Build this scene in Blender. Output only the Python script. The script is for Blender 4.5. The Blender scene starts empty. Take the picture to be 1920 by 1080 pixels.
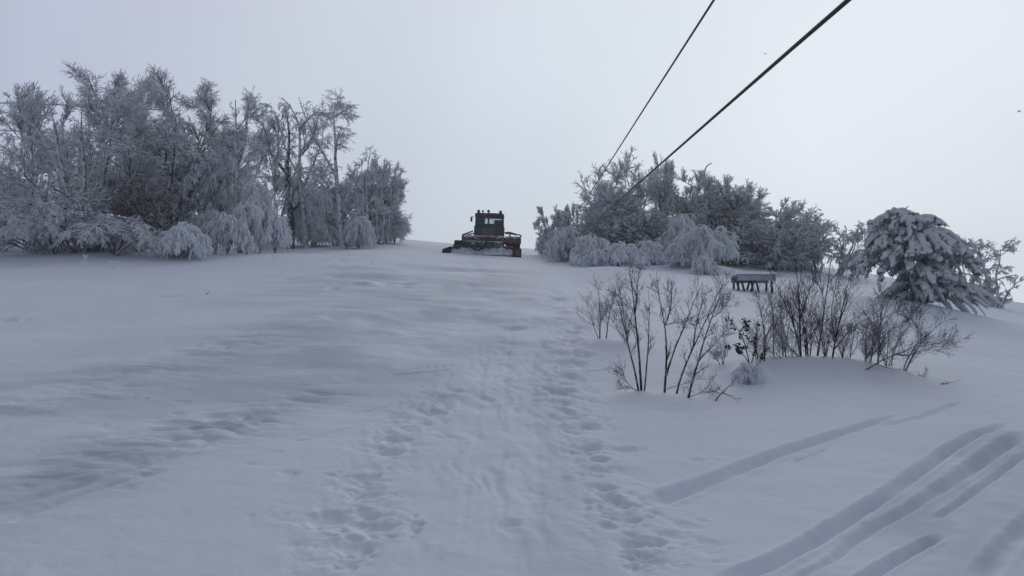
import bpy, math, numpy as np
from mathutils import Vector

# ------------------------------------------------------------------ camera
sc = bpy.context.scene
COL = sc.collection
F = 1507.0; CH = 2.5; PITCH = math.atan(158/F)
cam_d = bpy.data.cameras.new("camera"); cam = bpy.data.objects.new("camera", cam_d); COL.objects.link(cam)
cam_d.sensor_width = 36; cam_d.lens = 36*F/1920; cam_d.clip_end = 6000; cam_d.clip_start = .05
cam.location = (0, 0, CH); cam.rotation_euler = (math.pi/2+PITCH, 0, 0)
sc.camera = cam
# ------------------------------------------------------------------ world: thin bright overcast, brightest low ahead
SUN_AZ = math.radians(14)      # clockwise from +Y
SUN_EL = math.radians(32)
w = bpy.data.worlds.new("World"); sc.world = w; w.use_nodes = True
nt = w.node_tree; N = nt.nodes; Lk = nt.links; N.clear()
def nd(t, **k):
    n = N.new(t)
    for a, b in k.items(): setattr(n, a, b)
    return n
out = nd('ShaderNodeOutputWorld'); bgA = nd('ShaderNodeBackground'); bgB = nd('ShaderNodeBackground'); mixs = nd('ShaderNodeMixShader')
sky = nd('ShaderNodeTexSky'); sky.sky_type = 'NISHITA'; sky.sun_disc = False
sky.sun_elevation = SUN_EL; sky.sun_rotation = SUN_AZ; sky.altitude = 1500
Lk.new(sky.outputs[0], bgA.inputs[0]); bgA.inputs[1].default_value = .08
tc = nd('ShaderNodeTexCoord')
glow = nd('ShaderNodeVectorMath', operation='DOT_PRODUCT')
gv = Vector((math.sin(math.radians(32)), math.cos(math.radians(32)), .12)).normalized()
glow.inputs[1].default_value = gv
Lk.new(tc.outputs['Generated'], glow.inputs[0])
ramp = nd('ShaderNodeValToRGB')
cr = ramp.color_ramp; cr.interpolation = 'EASE'
cr.elements[0].position = .0; cr.elements[0].color = (.43, .45, .51, 1)
cr.elements[1].position = 1.0; cr.elements[1].color = (.87, .92, .97, 1)
for p, c in ((-.45, (.27, .29, .345, 1)), (-.02, (.065, .085, .15, 1)), (.28, (.10, .125, .20, 1)), (.46, (.545, .585, .715, 1)), (.72, (.63, .68, .765, 1)), (.86, (.70, .765, .83, 1))):
    e = cr.elements.new((p+1)/2); e.color = c
mrg = nd('ShaderNodeMapRange'); mrg.inputs[1].default_value = -1; mrg.inputs[2].default_value = 1; Lk.new(glow.outputs['Value'], mrg.inputs[0]); Lk.new(mrg.outputs[0], ramp.inputs[0])
nz = nd('ShaderNodeTexNoise'); nz.inputs['Scale'].default_value = 1.6; nz.inputs['Detail'].default_value = 3; nz.inputs['Roughness'].default_value = .45
Lk.new(tc.outputs['Generated'], nz.inputs['Vector'])
mr = nd('ShaderNodeMapRange'); mr.inputs[1].default_value = .3; mr.inputs[2].default_value = .7; mr.inputs[3].default_value = .92; mr.inputs[4].default_value = 1.08
Lk.new(nz.outputs[0], mr.inputs[0])
Lk.new(ramp.outputs[0], bgB.inputs[0]); Lk.new(mr.outputs[0], bgB.inputs[1])
mixs.inputs[0].default_value = .9
Lk.new(bgA.outputs[0], mixs.inputs[1]); Lk.new(bgB.outputs[0], mixs.inputs[2]); Lk.new(mixs.outputs[0], out.inputs[0])
# ------------------------------------------------------------------ sun through cloud
sd = bpy.data.lights.new("sun", 'SUN'); sd.energy = .62; sd.angle = math.radians(35); sd.color = (1, .96, .92)
so = bpy.data.objects.new("sun", sd); COL.objects.link(so)
sv = Vector((math.sin(SUN_AZ)*math.cos(SUN_EL), math.cos(SUN_AZ)*math.cos(SUN_EL), math.sin(SUN_EL)))
so.rotation_euler = sv.to_track_quat('Z', 'Y').to_euler(); so.location = (10, 20, 40)
sc.cycles.max_bounces = 14; sc.cycles.diffuse_bounces = 8
sc.view_settings.view_transform = 'Standard'; sc.view_settings.look = 'None'; sc.view_settings.gamma = 1
sc.view_settings.exposure = .06; sc.view_settings.use_curve_mapping = False

# ------------------------------------------------------------------ pixels of the photo -> rays
def ray(px, py):
    a = (px-960)/F; b = (540-py)/F
    c, s = math.cos(PITCH), math.sin(PITCH)
    return np.array([a, c-b*s, s+b*c])
def at(px, py, Y):
    r = ray(px, py); return np.array([0, 0, CH])+r*(Y/r[1])

# ------------------------------------------------------------------ noise
_r = np.random.default_rng(5); _T = _r.random(65536)
def vn(x, y, seed=0):
    xi = np.floor(x).astype(np.int64); yi = np.floor(y).astype(np.int64); fx = x-xi; fy = y-yi
    fx = fx*fx*fx*(fx*(fx*6-15)+10); fy = fy*fy*fy*(fy*(fy*6-15)+10)
    def h(a, b): return _T[((a*73856093) ^ (b*19349663) ^ (seed*83492791+1013)) & 65535]
    return (h(xi, yi)*(1-fx)+h(xi+1, yi)*fx)*(1-fy)+(h(xi, yi+1)*(1-fx)+h(xi+1, yi+1)*fx)*fy*1.0-.5
def fbm(x, y, o=3, seed=0):
    v = 0; a = 1
    for k in range(o): v = v+a*vn(x*2**k+k*7.3, y*2**k-k*3.1, seed+k); a *= .5
    return v
# ------------------------------------------------------------------ terrain
CC = CH/80.0**2
skyl = [(-900, 400), (-300, 402), (0, 417), (150, 436), (400, 450), (650, 448), (740, 446), (830, 456), (1000, 467), (1150, 473), (1300, 479), (1400, 487), (1500, 495), (1600, 508), (1700, 530), (1800, 553), (1920, 570), (2200, 600), (2800, 620)]
_u = []; _e = []
for p in skyl:
    r = ray(*p); _u.append(r[0]/r[1]*80/90); _e.append(r[2]/r[1]+2*math.sqrt(CH*CC))
_gu = np.linspace(-1.2, 1.2, 961); _ge = np.interp(_gu, _u, _e)
_k = np.hanning(41); _k /= _k.sum(); _ge = np.convolve(np.pad(_ge, 20, mode='edge'), _k, 'valid')
def base_z(x, y):
    x = np.asarray(x, float); y = np.asarray(y, float)
    g = np.where(y > 0, y, 0)+10
    s = np.interp(x/g, _gu, _ge)
    tmax = s/(2*CC); t = np.minimum(y, tmax)
    z = s*t-np.where(t > 0, CC*t*t, 0)
    z = np.where(y < -60, -60*s+(y+60)*.05, z)
    fade = np.clip((y-2)/6, 0, 1)*np.clip((75-y)/25, .15, 1)
    z = z+fade*(.16*fbm(x/7+3, y/9, 2, 11)+.05*fbm(x/1.9, y/2.6, 2, 21))
    return z
def unp(px, py):
    r = ray(px, py); Y = np.concatenate([np.arange(1.5, 30, .02), np.arange(30, 110, .05)])
    x = r[0]/r[1]*Y; z = CH+r[2]/r[1]*Y
    d = z-base_z(x, Y); i = np.nonzero(d < 0)[0]
    if len(i) == 0:
        i = [int(np.argmin(d))]; return np.array([x[i[0]], Y[i[0]]])
    return np.array([x[i[0]], Y[i[0]]])
def wl(pts): return np.array([unp(*p) for p in pts])
def pdist(x, y, pl):
    """distance to world polyline, signed side and parameter 0..1"""
    best = np.full(x.shape, 1e9); tt = np.zeros(x.shape); sg = np.ones(x.shape)
    L = np.r_[0, np.cumsum(np.hypot(*np.diff(pl, axis=0).T))]
    for i in range(len(pl)-1):
        a, b = pl[i], pl[i+1]; d = b-a; l2 = d@d
        q = np.clip(((x-a[0])*d[0]+(y-a[1])*d[1])/l2, 0, 1)
        dx = x-a[0]-q*d[0]; dy = y-a[1]-q*d[1]; ds = np.hypot(dx, dy)
        m = ds < best; best = np.where(m, ds, best); tt = np.where(m, (L[i]+q*math.sqrt(l2))/L[-1], tt)
        sg = np.where(m, np.sign(d[0]*dy-d[1]*dx), sg)
    return best, tt, sg
def sm(v, a, b):
    t = np.clip((v-a)/(b-a), 0, 1); return t*t*(3-2*t)
GR = [  # pixel line, width start, width end, depth start, depth end
 ([(1190,947),(1240,934),(1300,912),(1370,887),(1430,862),(1500,838),(1580,810),(1640,792),(1700,774)], .30, .13, .11, .055),
 ([(1660,800),(1730,780),(1805,752)], .12, .10, .03, .04),
 ([(1485,868),(1515,858),(1548,844)], .06, .06, .03, .03),
 ([(1330,1100),(1440,1060),(1530,1010),(1620,955),(1700,900),(1770,850),(1830,815),(1905,789)], .20, .15, .12, .07),
 ([(1545,1060),(1600,1015),(1645,985),(1700,955),(1800,892),(1860,850),(1935,806)], .10, .26, .05, .10),
 ([(1590,1110),(1660,1060),(1720,1030),(1765,1004)], .15, .12, .09, .08),
 ([(1745,978),(1790,950),(1840,912),(1910,860),(1960,835)], .08, .10, .05, .05),
 ([(1470,1100),(1560,1050),(1600,1016)], .09, .07, .03, .03),
 ([(1690,900),(1780,848),(1850,808)], .06, .06, .02, .02),
 ([(1830,1090),(1900,1010),(1990,930)], .2, .2, .05, .05),
 ([(730,704),(790,698),(850,692)], .10, .08, .05, .05),
 ([(745,696),(800,690),(860,686)], .06, .06, .03, .03),
 ([(1090,699),(1130,694),(1182,686)], .10, .08, .06, .05),
 ([(290,556),(340,556),(388,550)], .35, .25, .08, .06),
 ([(640,780),(700,768),(800,745)], .05, .05, .02, .02),
 ([(545,830),(590,822),(640,805),(690,800)], .06, .05, .02, .02),
 ([(0,985),(100,945),(200,910),(330,880)], .12, .1, .03, .03),
 ([(0,952),(120,918),(300,865),(420,820)], .2, .15, .04, .03),
 ([(850,1100),(880,900),(900,750),(915,640)], .10, .10, .006, .008),
 ([(960,1100),(940,900),(945,750),(960,600)], .09, .12, .006, .008),
 ([(1030,1100),(1010,900),(1000,780),(1000,660)], .09, .12, .006, .008),
 ([(1130,1100),(1085,900),(1050,780),(1035,660)], .07, .12, .006, .008),
]
GRW = [(wl([(a, min(b, 1110)) for a, b in g[0]]),)+g[1:] for g in GR]
# rough, trodden bands: pixel line, half width m, amplitude, wavelength x, y
BD = [
 ([(620,1090),(640,1000),(690,890),(745,815),(800,765),(850,720)], .34, .085, .14, .18, 1),
 ([(1235,1095),(1180,980),(1130,890),(1085,800),(1055,740),(1065,660),(1070,610),(1035,560),(1020,520)], .42, .085, .13, .19, 2),
 ([(900,1100),(930,900),(960,760),(990,650)], .95, .05, .13, .6, 3),
 ([(0,925),(120,880),(240,840),(380,800),(480,770),(560,745),(640,728)], .6, .085, .30, .11, 4),
 ([(0,770),(150,735),(300,700),(420,650),(520,620)], .9, .06, .35, .16, 5),
 ([(330,830),(420,800),(470,780)], .55, .09, .22, .09, 6),
 ([(560,690),(700,640),(800,590),(900,540)], 2.6, .05, .9, .5, 7),
 ([(620,500),(660,492),(690,480)], .9, .10, .4, .5, 8),
 ([(1075,520),(1090,560),(1080,640),(1100,690)], .6, .08, .25, .3, 9),
 ([(0,1100),(60,1040),(100,1020)], .5, .04, .2, .15, 10),
]
BDW = [(wl([(a, min(b, 1110)) for a, b in g[0]]),)+g[1:] for g in BD]
rg = np.random.default_rng(77)
DP = []   # dimples: px, py, radius, depth
for p in [(1178,843,.10,.07),(1157,943,.09,.10),(1220,1050,.10,.08),(1048,735,.16,.13),(1000,603,.28,.15),(1060,622,.2,.12),(1082,640,.2,.1),(1075,678,.18,.1),(1090,560,.25,.1),(1270,1005,.12,.035),(1290,985,.12,.03),(1330,1030,.12,.03),(1310,865,.09,.03),(1240,1018,.10,.04),(700,990,.16,.10),(640,975,.2,.08),(470,965,.03,.02),(270,890,.06,.05),(285,883,.06,.05),(240,912,.08,.04),(460,785,.12,.06),(500,790,.08,.05),(830,820,.08,.04),(760,803,.09,.05),(730,780,.1,.05),(10,600,.25,.12),(960,985,.05,.05),(1230,1018,.06,.04),(1220,970,.05,.04),(1140,985,.07,.04),(1090,880,.06,.03),(1130,880,.06,.03),(1105,575,.2,.12),(1080,530,.3,.12),(1090,545,.2,.1),(1265,565,.25,-.10),(880,545,1.3,.24),(800,600,1.3,.22),(700,520,1.3,.2),(960,570,1.0,.12),(820,505,1.5,.2),(1000,640,.5,-.07),(1000,700,.4,-.05)]:
    DP.append(p)
for k in range(70):
    t = rg.random(); px = np.interp(t, [0, .25, .5, .75, 1], [1200, 1120, 1060, 1070, 1030])+rg.normal()*20*(1.2-t); py = np.interp(t, [0, .25, .5, .75, 1], [1070, 880, 740, 620, 540])
    DP.append((px, py, rg.uniform(.05, .12)+.08*t, rg.uniform(.02, .07)+.03*t))
for k in range(38):
    t = rg.random(); px = np.interp(t, [0, .4, .7, 1], [640, 700, 790, 850])+rg.normal()*22*(1.2-t); py = np.interp(t, [0, .4, .7, 1], [1070, 880, 790, 730])
    DP.append((px, py, rg.uniform(.03, .12)+.05*t, rg.uniform(.01, .06)))
for k in range(60):
    DP.append((rg.uniform(0, 640), rg.uniform(560, 900), rg.uniform(.03, .09), rg.uniform(.01, .035)))
DPW = [(unp(a, min(b, 1100)), r, d) for a, b, r, d in DP]
MOUND = []  # soft snow mounds and wells round stems: x, y, radius, height
def ground(x, y):
    x = np.atleast_1d(np.asarray(x, float)); y = np.atleast_1d(np.asarray(y, float))
    z = base_z(x, y)
    near = (y > 1.5) & (y < 75) & (np.abs(x) < 60)
    X = x[near]; Y = y[near]; dz = np.zeros(X.shape)
    wob = vn(X*1.3, Y*1.3, 61)*.12
    for pl, w0, w1, d0, d1 in GRW:
        m = (X > pl[:, 0].min()-1) & (X < pl[:, 0].max()+1) & (Y > pl[:, 1].min()-1) & (Y < pl[:, 1].max()+1)
        if not m.any(): continue
        d, t, s = pdist(X[m]+wob[m]*.5, Y[m]+wob[m]*.5, pl)
        ww = (w0+(w1-w0)*t)*.31; dd = (d0+(d1-d0)*t)*.88; ends = sm(t, 0, .12)*sm(1-t, 0, .16)
        dd = dd*(1+.5*vn(X[m]*2, Y[m]*2, 71))*ends; q = d/ww
        prof = -np.exp(-(q**2)**1.5*.8)*(1+.25*vn(X[m]*5, Y[m]*5, 74))+.16*np.exp(-((q-1.6)**2)*3)*(1+.6*vn(X[m]*6, Y[m]*6, 72))
        crumb = np.exp(-(q-1.1)**2)*.012*fbm(X[m]*8, Y[m]*8, 3, 73)
        dz[m] += dd*prof+crumb*ends
    for pl, hw, am, lx, ly, sd_ in BDW:
        m = (X > pl[:, 0].min()-hw*2.5) & (X < pl[:, 0].max()+hw*2.5) & (Y > pl[:, 1].min()-hw*2.5) & (Y < pl[:, 1].max()+hw*2.5)
        if not m.any(): continue
        d, t, s = pdist(X[m], Y[m], pl)
        mask = np.exp(-(d/hw)**2*1.1)*sm(t, -.02, .05)*sm(1-t, -.02, .08)
        mask *= .35+1.1*np.clip(vn(X[m]*.9, Y[m]*.7, 80+sd_)+.5, 0, 1)
        wx = vn(X[m]*3, Y[m]*3, 55)*.25; n = fbm((X[m]+wx)/lx, (Y[m]-wx)/ly, 4, 90+sd_); n = np.where(n < 0, n*1.4, n*.6)
        dz[m] += .6*am*mask*n
    for c, r, d in DPW:
        m = (np.abs(X-c[0]) < 3*r) & (np.abs(Y-c[1]) < 3*r)
        if not m.any(): continue
        q = np.hypot(X[m]-c[0], (Y[m]-c[1])*(.8+.9*((c[0]*7)%1)))/r*(1+1.1*vn(X[m]/r*1.1, Y[m]/r*1.1, 33)+.5*vn(X[m]/r*3, Y[m]/r*3, 34))
        dz[m] += .5*d*(-np.exp(-(q*q)**1.4)+.12*np.exp(-((q-1.5)**2)*3))
    dz += .007*fbm(X*3.1, Y*3.1, 4, 41)+np.clip((40-Y)/30, 0, 1)*.012*fbm(X*.8+Y*.25, Y*2.4, 3, 42)
    for mx, my, mr_, mh in MOUND:
        m = (np.abs(X-mx) < 3*mr_) & (np.abs(Y-my) < 3*mr_)
        if m.any(): dz[m] += mh*np.exp(-(((X[m]-mx)**2+(Y[m]-my)**2)/mr_**2))
    z[near] += dz
    return z
def gz(x, y): return float(ground(x, y)[0])
def g3(px, py):
    p = unp(px, py); return np.array([p[0], p[1], gz(p[0], p[1])])

# ------------------------------------------------------------------ materials
def mat(name, fn):
    m = bpy.data.materials.new(name); m.use_nodes = True; t = m.node_tree
    b = t.nodes['Principled BSDF']; fn(t, b); return m
def noise(t, sc_, det=4, rough=.5, vec=None):
    n = t.nodes.new('ShaderNodeTexNoise'); n.inputs['Scale'].default_value = sc_; n.inputs['Detail'].default_value = det; n.inputs['Roughness'].default_value = rough
    c = t.nodes.new('ShaderNodeTexCoord'); t.links.new(c.outputs['Object'], n.inputs['Vector']); return n
def mrange(t, src, a, b, c, d):
    r = t.nodes.new('ShaderNodeMapRange'); t.links.new(src, r.inputs[0])
    for i, v in enumerate((a, b, c, d)): r.inputs[i+1].default_value = v
    return r.outputs[0]
def mixc(t, f, A, B):
    m = t.nodes.new('ShaderNodeMix'); m.data_type = 'RGBA'
    if isinstance(f, float): m.inputs[0].default_value = f
    else: t.links.new(f, m.inputs[0])
    for i, v in ((6, A), (7, B)):
        if isinstance(v, tuple): m.inputs[i].default_value = v+(1,)
        else: t.links.new(v, m.inputs[i])
    return m.outputs[2]
def bump(t, b, src, strength, dist):
    n = t.nodes.new('ShaderNodeBump'); n.inputs['Strength'].default_value = strength; n.inputs['Distance'].default_value = dist
    t.links.new(src, n.inputs['Height']); t.links.new(n.outputs[0], b.inputs['Normal'])
def math_(t, op, a, b):
    m = t.nodes.new('ShaderNodeMath'); m.operation = op
    for i, v in enumerate((a, b)):
        if isinstance(v, (int, float)): m.inputs[i].default_value = v
        else: t.links.new(v, m.inputs[i])
    return m.outputs[0]
SNOW = (.80, .84, .89)
def f_snow(t, b):
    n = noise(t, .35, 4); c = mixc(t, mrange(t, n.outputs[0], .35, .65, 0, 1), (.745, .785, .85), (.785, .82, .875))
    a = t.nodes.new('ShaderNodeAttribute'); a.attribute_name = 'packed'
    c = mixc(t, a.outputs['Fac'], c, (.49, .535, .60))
    t.links.new(c, b.inputs['Base Color']); b.inputs['Roughness'].default_value = .65; b.inputs['Specular IOR Level'].default_value = .06
    n2 = noise(t, 9, 6, .62); bump(t, b, n2.outputs[0], .45, .02)
def f_clump(t, b):
    n = noise(t, 14, 4); b.inputs['Base Color'].default_value = SNOW+(1,); b.inputs['Roughness'].default_value = .7
    b.inputs['Specular IOR Level'].default_value = .2; bump(t, b, n.outputs[0], .6, .03)
def frosted(bark, frost, thr, soft, nscale=6, namp=.6, trans=0):
    """bark below, rime on the windward and upper faces"""
    def f(t, b):
        g = t.nodes.new('ShaderNodeNewGeometry'); dp = t.nodes.new('ShaderNodeVectorMath'); dp.operation = 'DOT_PRODUCT'
        t.links.new(g.outputs['Normal'], dp.inputs[0]); dp.inputs[1].default_value = (-.45, -.25, .85)
        n = noise(t, nscale, 3); nn = mrange(t, n.outputs[0], .3, .7, -namp, namp)
        s = math_(t, 'ADD', dp.outputs['Value'], nn)
        f_ = mrange(t, s, thr-soft, thr+soft, 0, 1)
        n2 = noise(t, 30, 3); bk = mixc(t, n2.outputs[0], bark, tuple(v*1.9 for v in bark))
        t.links.new(mixc(t, f_, bk, frost), b.inputs['Base Color'])
        b.inputs['Roughness'].default_value = .85; b.inputs['Specular IOR Level'].default_value = .15
        if trans:
            tl = t.nodes.new('ShaderNodeBsdfTranslucent'); tl.inputs[0].default_value = (.80, .84, .88, 1)
            mx = t.nodes.new('ShaderNodeMixShader'); t.links.new(math_(t, 'MULTIPLY', f_, trans), mx.inputs[0])
            t.links.new(b.outputs[0], mx.inputs[1]); t.links.new(tl.outputs[0], mx.inputs[2]); t.links.new(mx.outputs[0], t.nodes['Material Output'].inputs['Surface'])
    return f
M = {}
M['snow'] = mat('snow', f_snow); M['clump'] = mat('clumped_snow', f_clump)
M['trunk'] = mat('rimed_bark', frosted((.075, .07, .075), (.62, .65, .70), -.1, .35))
M['trunk_dark'] = mat('dark_bark', frosted((.045, .04, .043), (.55, .58, .63), .3, .35))
M['twig'] = mat('rimed_twigs', frosted((.30, .30, .32), (.80, .83, .86), -.5, .5, 3, .7))
M['twig_grey'] = mat('grey_rimed_twigs', frosted((.26, .26, .27), (.76, .79, .82), -.5, .5, 3, .7))
M['twig_white'] = mat('thick_rime', frosted((.42, .43, .46), (.82, .85, .89), -.55, .5, 3, .5))
M['twig_brown'] = mat('brown_twigs', frosted((.13, .105, .105), (.5, .51, .55), .0, .5, 3, .7))
M['sapling'] = mat('sapling_bark', frosted((.022, .017, .019), (.45, .48, .55), .66, .25, 12, .5))
M['needle'] = mat('snowy_needles', frosted((.06, .07, .072), (.42, .45, .49), .0, .6, 10, .7))
def flat(c, rough=.6, metal=0, spec=.5, var=.25, ns=4):
    def f(t, b):
        n = noise(t, ns, 5); t.links.new(mixc(t, mrange(t, n.outputs[0], .3, .7, 0, 1), tuple(v*(1-var) for v in c), tuple(min(1, v*(1+var)) for v in c)), b.inputs['Base Color'])
        b.inputs['Roughness'].default_value = rough; b.inputs['Metallic'].default_value = metal; b.inputs['Specular IOR Level'].default_value = spec
    return f
def dusted(c, rough, thr=.45, soft=.25, na=.4, ns=5):
    def f(t, b):
        g = t.nodes.new('ShaderNodeNewGeometry'); sp = t.nodes.new('ShaderNodeSeparateXYZ'); t.links.new(g.outputs['Normal'], sp.inputs[0])
        n = noise(t, ns, 5); s = math_(t, 'ADD', sp.outputs[2], mrange(t, n.outputs[0], .3, .7, -na, na))
        t.links.new(mixc(t, mrange(t, s, thr-soft, thr+soft, 0, 1), c, (.72, .75, .8)), b.inputs['Base Color']); b.inputs['Roughness'].default_value = rough
    return f
M['dirty_shaded'] = mat('churned_dirty_shaded_snow', flat((.62, .64, .68), .8, var=.35, ns=5))  # grey mixes churned dirt with shade of the blade face, put into the colour
M['red'] = mat('worn_red_paint', dusted((.14, .058, .052), .5, .5, .3, .55))
M['cab'] = mat('dark_cab_paint', dusted((.04, .045, .054), .45, .9, .2, .3))
M['black'] = mat('black_rubber', flat((.032, .032, .036), .7))
M['steel'] = mat('snowy_steel', dusted((.10, .10, .11), .55, .2, .3, .6, 3))
M['lamp'] = mat('lamp_glass', flat((.35, .37, .4), .2))
M['panel'] = mat('grey_green_panel', flat((.085, .098, .10), .5))
M['wood'] = mat('weathered_wood', dusted((.04, .038, .042), .85, .6, .25, .4, 12))
M['board'] = mat('frosted_board_slab_shade', flat((.34, .355, .38), .8))  # frosted planks; the same grey paints the shade of the snow slab's face
M['clump_shaded'] = mat('shaded_snow_clumps', flat((.62, .65, .69), .8, var=.12, ns=3))  # clump snow greyed: shade of the camera side is put into the colour
M['cable'] = mat('steel_cable', flat((.012, .013, .017), .6))
M['cable_rime'] = mat('cable_rimed_on_top', dusted((.03, .032, .038), .7, .4, .4, .4, 8))
M['leaf'] = mat('withered_leaf', flat((.035, .02, .022), .8, var=.5, ns=8))
M['bird'] = mat('bird_feathers', flat((.42, .45, .49), .9))
def f_glass(t, b):
    o = t.nodes['Material Output']; tr = t.nodes.new('ShaderNodeBsdfTransparent'); tr.inputs[0].default_value = (.82, .87, .9, 1)
    gl = t.nodes.new('ShaderNodeBsdfGlossy'); gl.inputs['Roughness'].default_value = .05; gl.inputs[0].default_value = (.8, .85, .9, 1)
    fr = t.nodes.new('ShaderNodeFresnel'); mx = t.nodes.new('ShaderNodeMixShader'); t.links.new(fr.outputs[0], mx.inputs[0])
    t.links.new(tr.outputs[0], mx.inputs[1]); t.links.new(gl.outputs[0], mx.inputs[2]); t.links.new(mx.outputs[0], o.inputs[0])
M['glass'] = mat('cab_glass', f_glass)

# ------------------------------------------------------------------ object helpers
def mkmesh(name, V, Fc, m, smooth=True):
    """V (n,3); Fc list of int arrays (each (k, 3 or 4))"""
    me = bpy.data.meshes.new(name); V = np.asarray(V, np.float32)
    Fc = [np.asarray(f, np.int32) for f in (Fc if isinstance(Fc, list) else [Fc]) if len(f)]
    me.vertices.add(len(V)); me.vertices.foreach_set('co', V.ravel())
    loops = np.concatenate([f.ravel() for f in Fc]); tot = np.concatenate([np.full(len(f), f.shape[1], np.int32) for f in Fc])
    st = np.r_[0, np.cumsum(tot)[:-1]].astype(np.int32)
    me.loops.add(len(loops)); me.loops.foreach_set('vertex_index', loops)
    me.polygons.add(len(tot)); me.polygons.foreach_set('loop_start', st); me.polygons.foreach_set('loop_total', tot)
    me.polygons.foreach_set('use_smooth', np.full(len(tot), smooth))
    me.update(calc_edges=True); me.validate(); me.materials.append(m); return me
def obj(name, me, parent=None, loc=(0, 0, 0)):
    o = bpy.data.objects.new(name, me); COL.objects.link(o); o.location = loc
    if parent: o.parent = parent
    return o
def tag(o, label, cat, group=None):
    o['label'] = label; o['category'] = cat
    if group: o['group'] = group
    return o
def thing(name, label, cat, loc, rz=0, group=None):
    o = bpy.data.objects.new(name, None); COL.objects.link(o); o.location = loc; o.rotation_euler = (0, 0, rz); o.empty_display_size = .2
    return tag(o, label, cat, group)
class MB:
    def __init__(s): s.v = []; s.f = {3: [], 4: []}; s.n = 0
    def add(s, V, *fs):
        V = np.asarray(V, float).reshape(-1, 3); s.v.append(V)
        for f in fs:
            f = np.asarray(f, int)
            if len(f): s.f[f.shape[1]].append(f+s.n)
        s.n += len(V); return s
    def mesh(s, name, m, smooth=True):
        V = np.concatenate(s.v); fs = [np.concatenate(s.f[k]) for k in (3, 4) if s.f[k]]
        return mkmesh(name, V, fs, m, smooth)
    def box(s, c, d, taper=1.0, R=None, bev=.0):
        x, y, z = np.array(d)/2; c = np.array(c, float)
        b = min(bev, x*.6, y*.6, z*.6)
        if b <= 0:
            V = np.array([[i*x*(taper if k > 0 else 1), j*y*(taper if k > 0 else 1), k*z] for k in (-1, 1) for j in (-1, 1) for i in (-1, 1)])
            Fq = [[0, 2, 3, 1], [4, 5, 7, 6], [0, 1, 5, 4], [2, 6, 7, 3], [0, 4, 6, 2], [1, 3, 7, 5]]
            if R is not None: V = V@np.array(R).T
            return s.add(V+c, Fq)
        # chamfered: octagonal rings
        def ring(zz, ins):
            a = x-ins; e = y-ins
            t_ = taper if zz > 0 else 1
            return [[-a+b, -e, zz], [a-b, -e, zz], [a, -e+b, zz], [a, e-b, zz], [a-b, e, zz], [-a+b, e, zz], [-a, e-b, zz], [-a, -e+b, zz]] if t_ == 1 else [[p*t_, q*t_, zz] for p, q in ((-a+b, -e), (a-b, -e), (a, -e+b), (a, e-b), (a-b, e), (-a+b, e), (-a, e-b), (-a, -e+b))]
        rings = [ring(-z, b), ring(-z+b, 0), ring(z-b, 0), ring(z, b)]
        V = np.array(rings, float).reshape(-1, 3); fs = []
        for k in range(3):
            for i in range(8): fs.append([k*8+i, k*8+(i+1) % 8, (k+1)*8+(i+1) % 8, (k+1)*8+i])
        for k, o in ((0, -1), (3, 1)):
            q = [k*8+i for i in range(8)]
            qs = [[q[0], q[1], q[2], q[3]], [q[0], q[3], q[4], q[7]], [q[4], q[5], q[6], q[7]]]
            for a_ in qs: fs.append(a_ if o > 0 else a_[::-1])
        if R is not None: V = V@np.array(R).T
        return s.add(V+c, fs)
    def tube(s, pts, r, sides=8, cap=True):
        P = np.asarray(pts, float)[None]; Rr = np.broadcast_to(np.asarray(r, float), (len(pts),))[None]
        V, Fq = tubes(P, Rr, sides); s.add(V, Fq)
        if cap:
            k = len(pts); n0 = s.n-len(V)
            for base, rev in ((0, True), ((k-1)*sides, False)):
                c = V[base:base+sides].mean(0); s.v.append(c[None]); ci = s.n; s.n += 1
                f = np.array([[ci, n0+base+i, n0+base+(i+1) % sides] for i in range(sides)])
                s.f[3].append(f[:, ::-1] if rev else f)
        return s
def rotx(a): return [[1, 0, 0], [0, math.cos(a), -math.sin(a)], [0, math.sin(a), math.cos(a)]]
def roty(a): return [[math.cos(a), 0, math.sin(a)], [0, 1, 0], [-math.sin(a), 0, math.cos(a)]]
def tubes(P, R, sides):
    """P (N,K,3) centre lines, R (N,K) radii"""
    N_, K = P.shape[:2]
    T = np.gradient(P, axis=1); T /= np.linalg.norm(T, axis=2, keepdims=True)+1e-9
    mt = np.abs(T.mean(1)); ref = np.eye(3)[np.argmin(mt, axis=1)]
    A = np.cross(T, ref[:, None, :]); A /= np.linalg.norm(A, axis=2, keepdims=True)+1e-9
    B = np.cross(T, A)
    th = np.arange(sides)/sides*2*math.pi
    V = P[:, :, None, :]+R[:, :, None, None]*(A[:, :, None, :]*np.cos(th)[None, None, :, None]+B[:, :, None, :]*np.sin(th)[None, None, :, None])
    i = np.arange(N_)[:, None, None]*K*sides; k = np.arange(K-1)[None, :, None]*sides; j = np.arange(sides)[None, None, :]; j2 = (j+1) % sides
    f = np.stack([i+k+j, i+k+j2, i+k+sides+j2, i+k+sides+j], -1).reshape(-1, 4)
    return V.reshape(-1, 3), f
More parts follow.
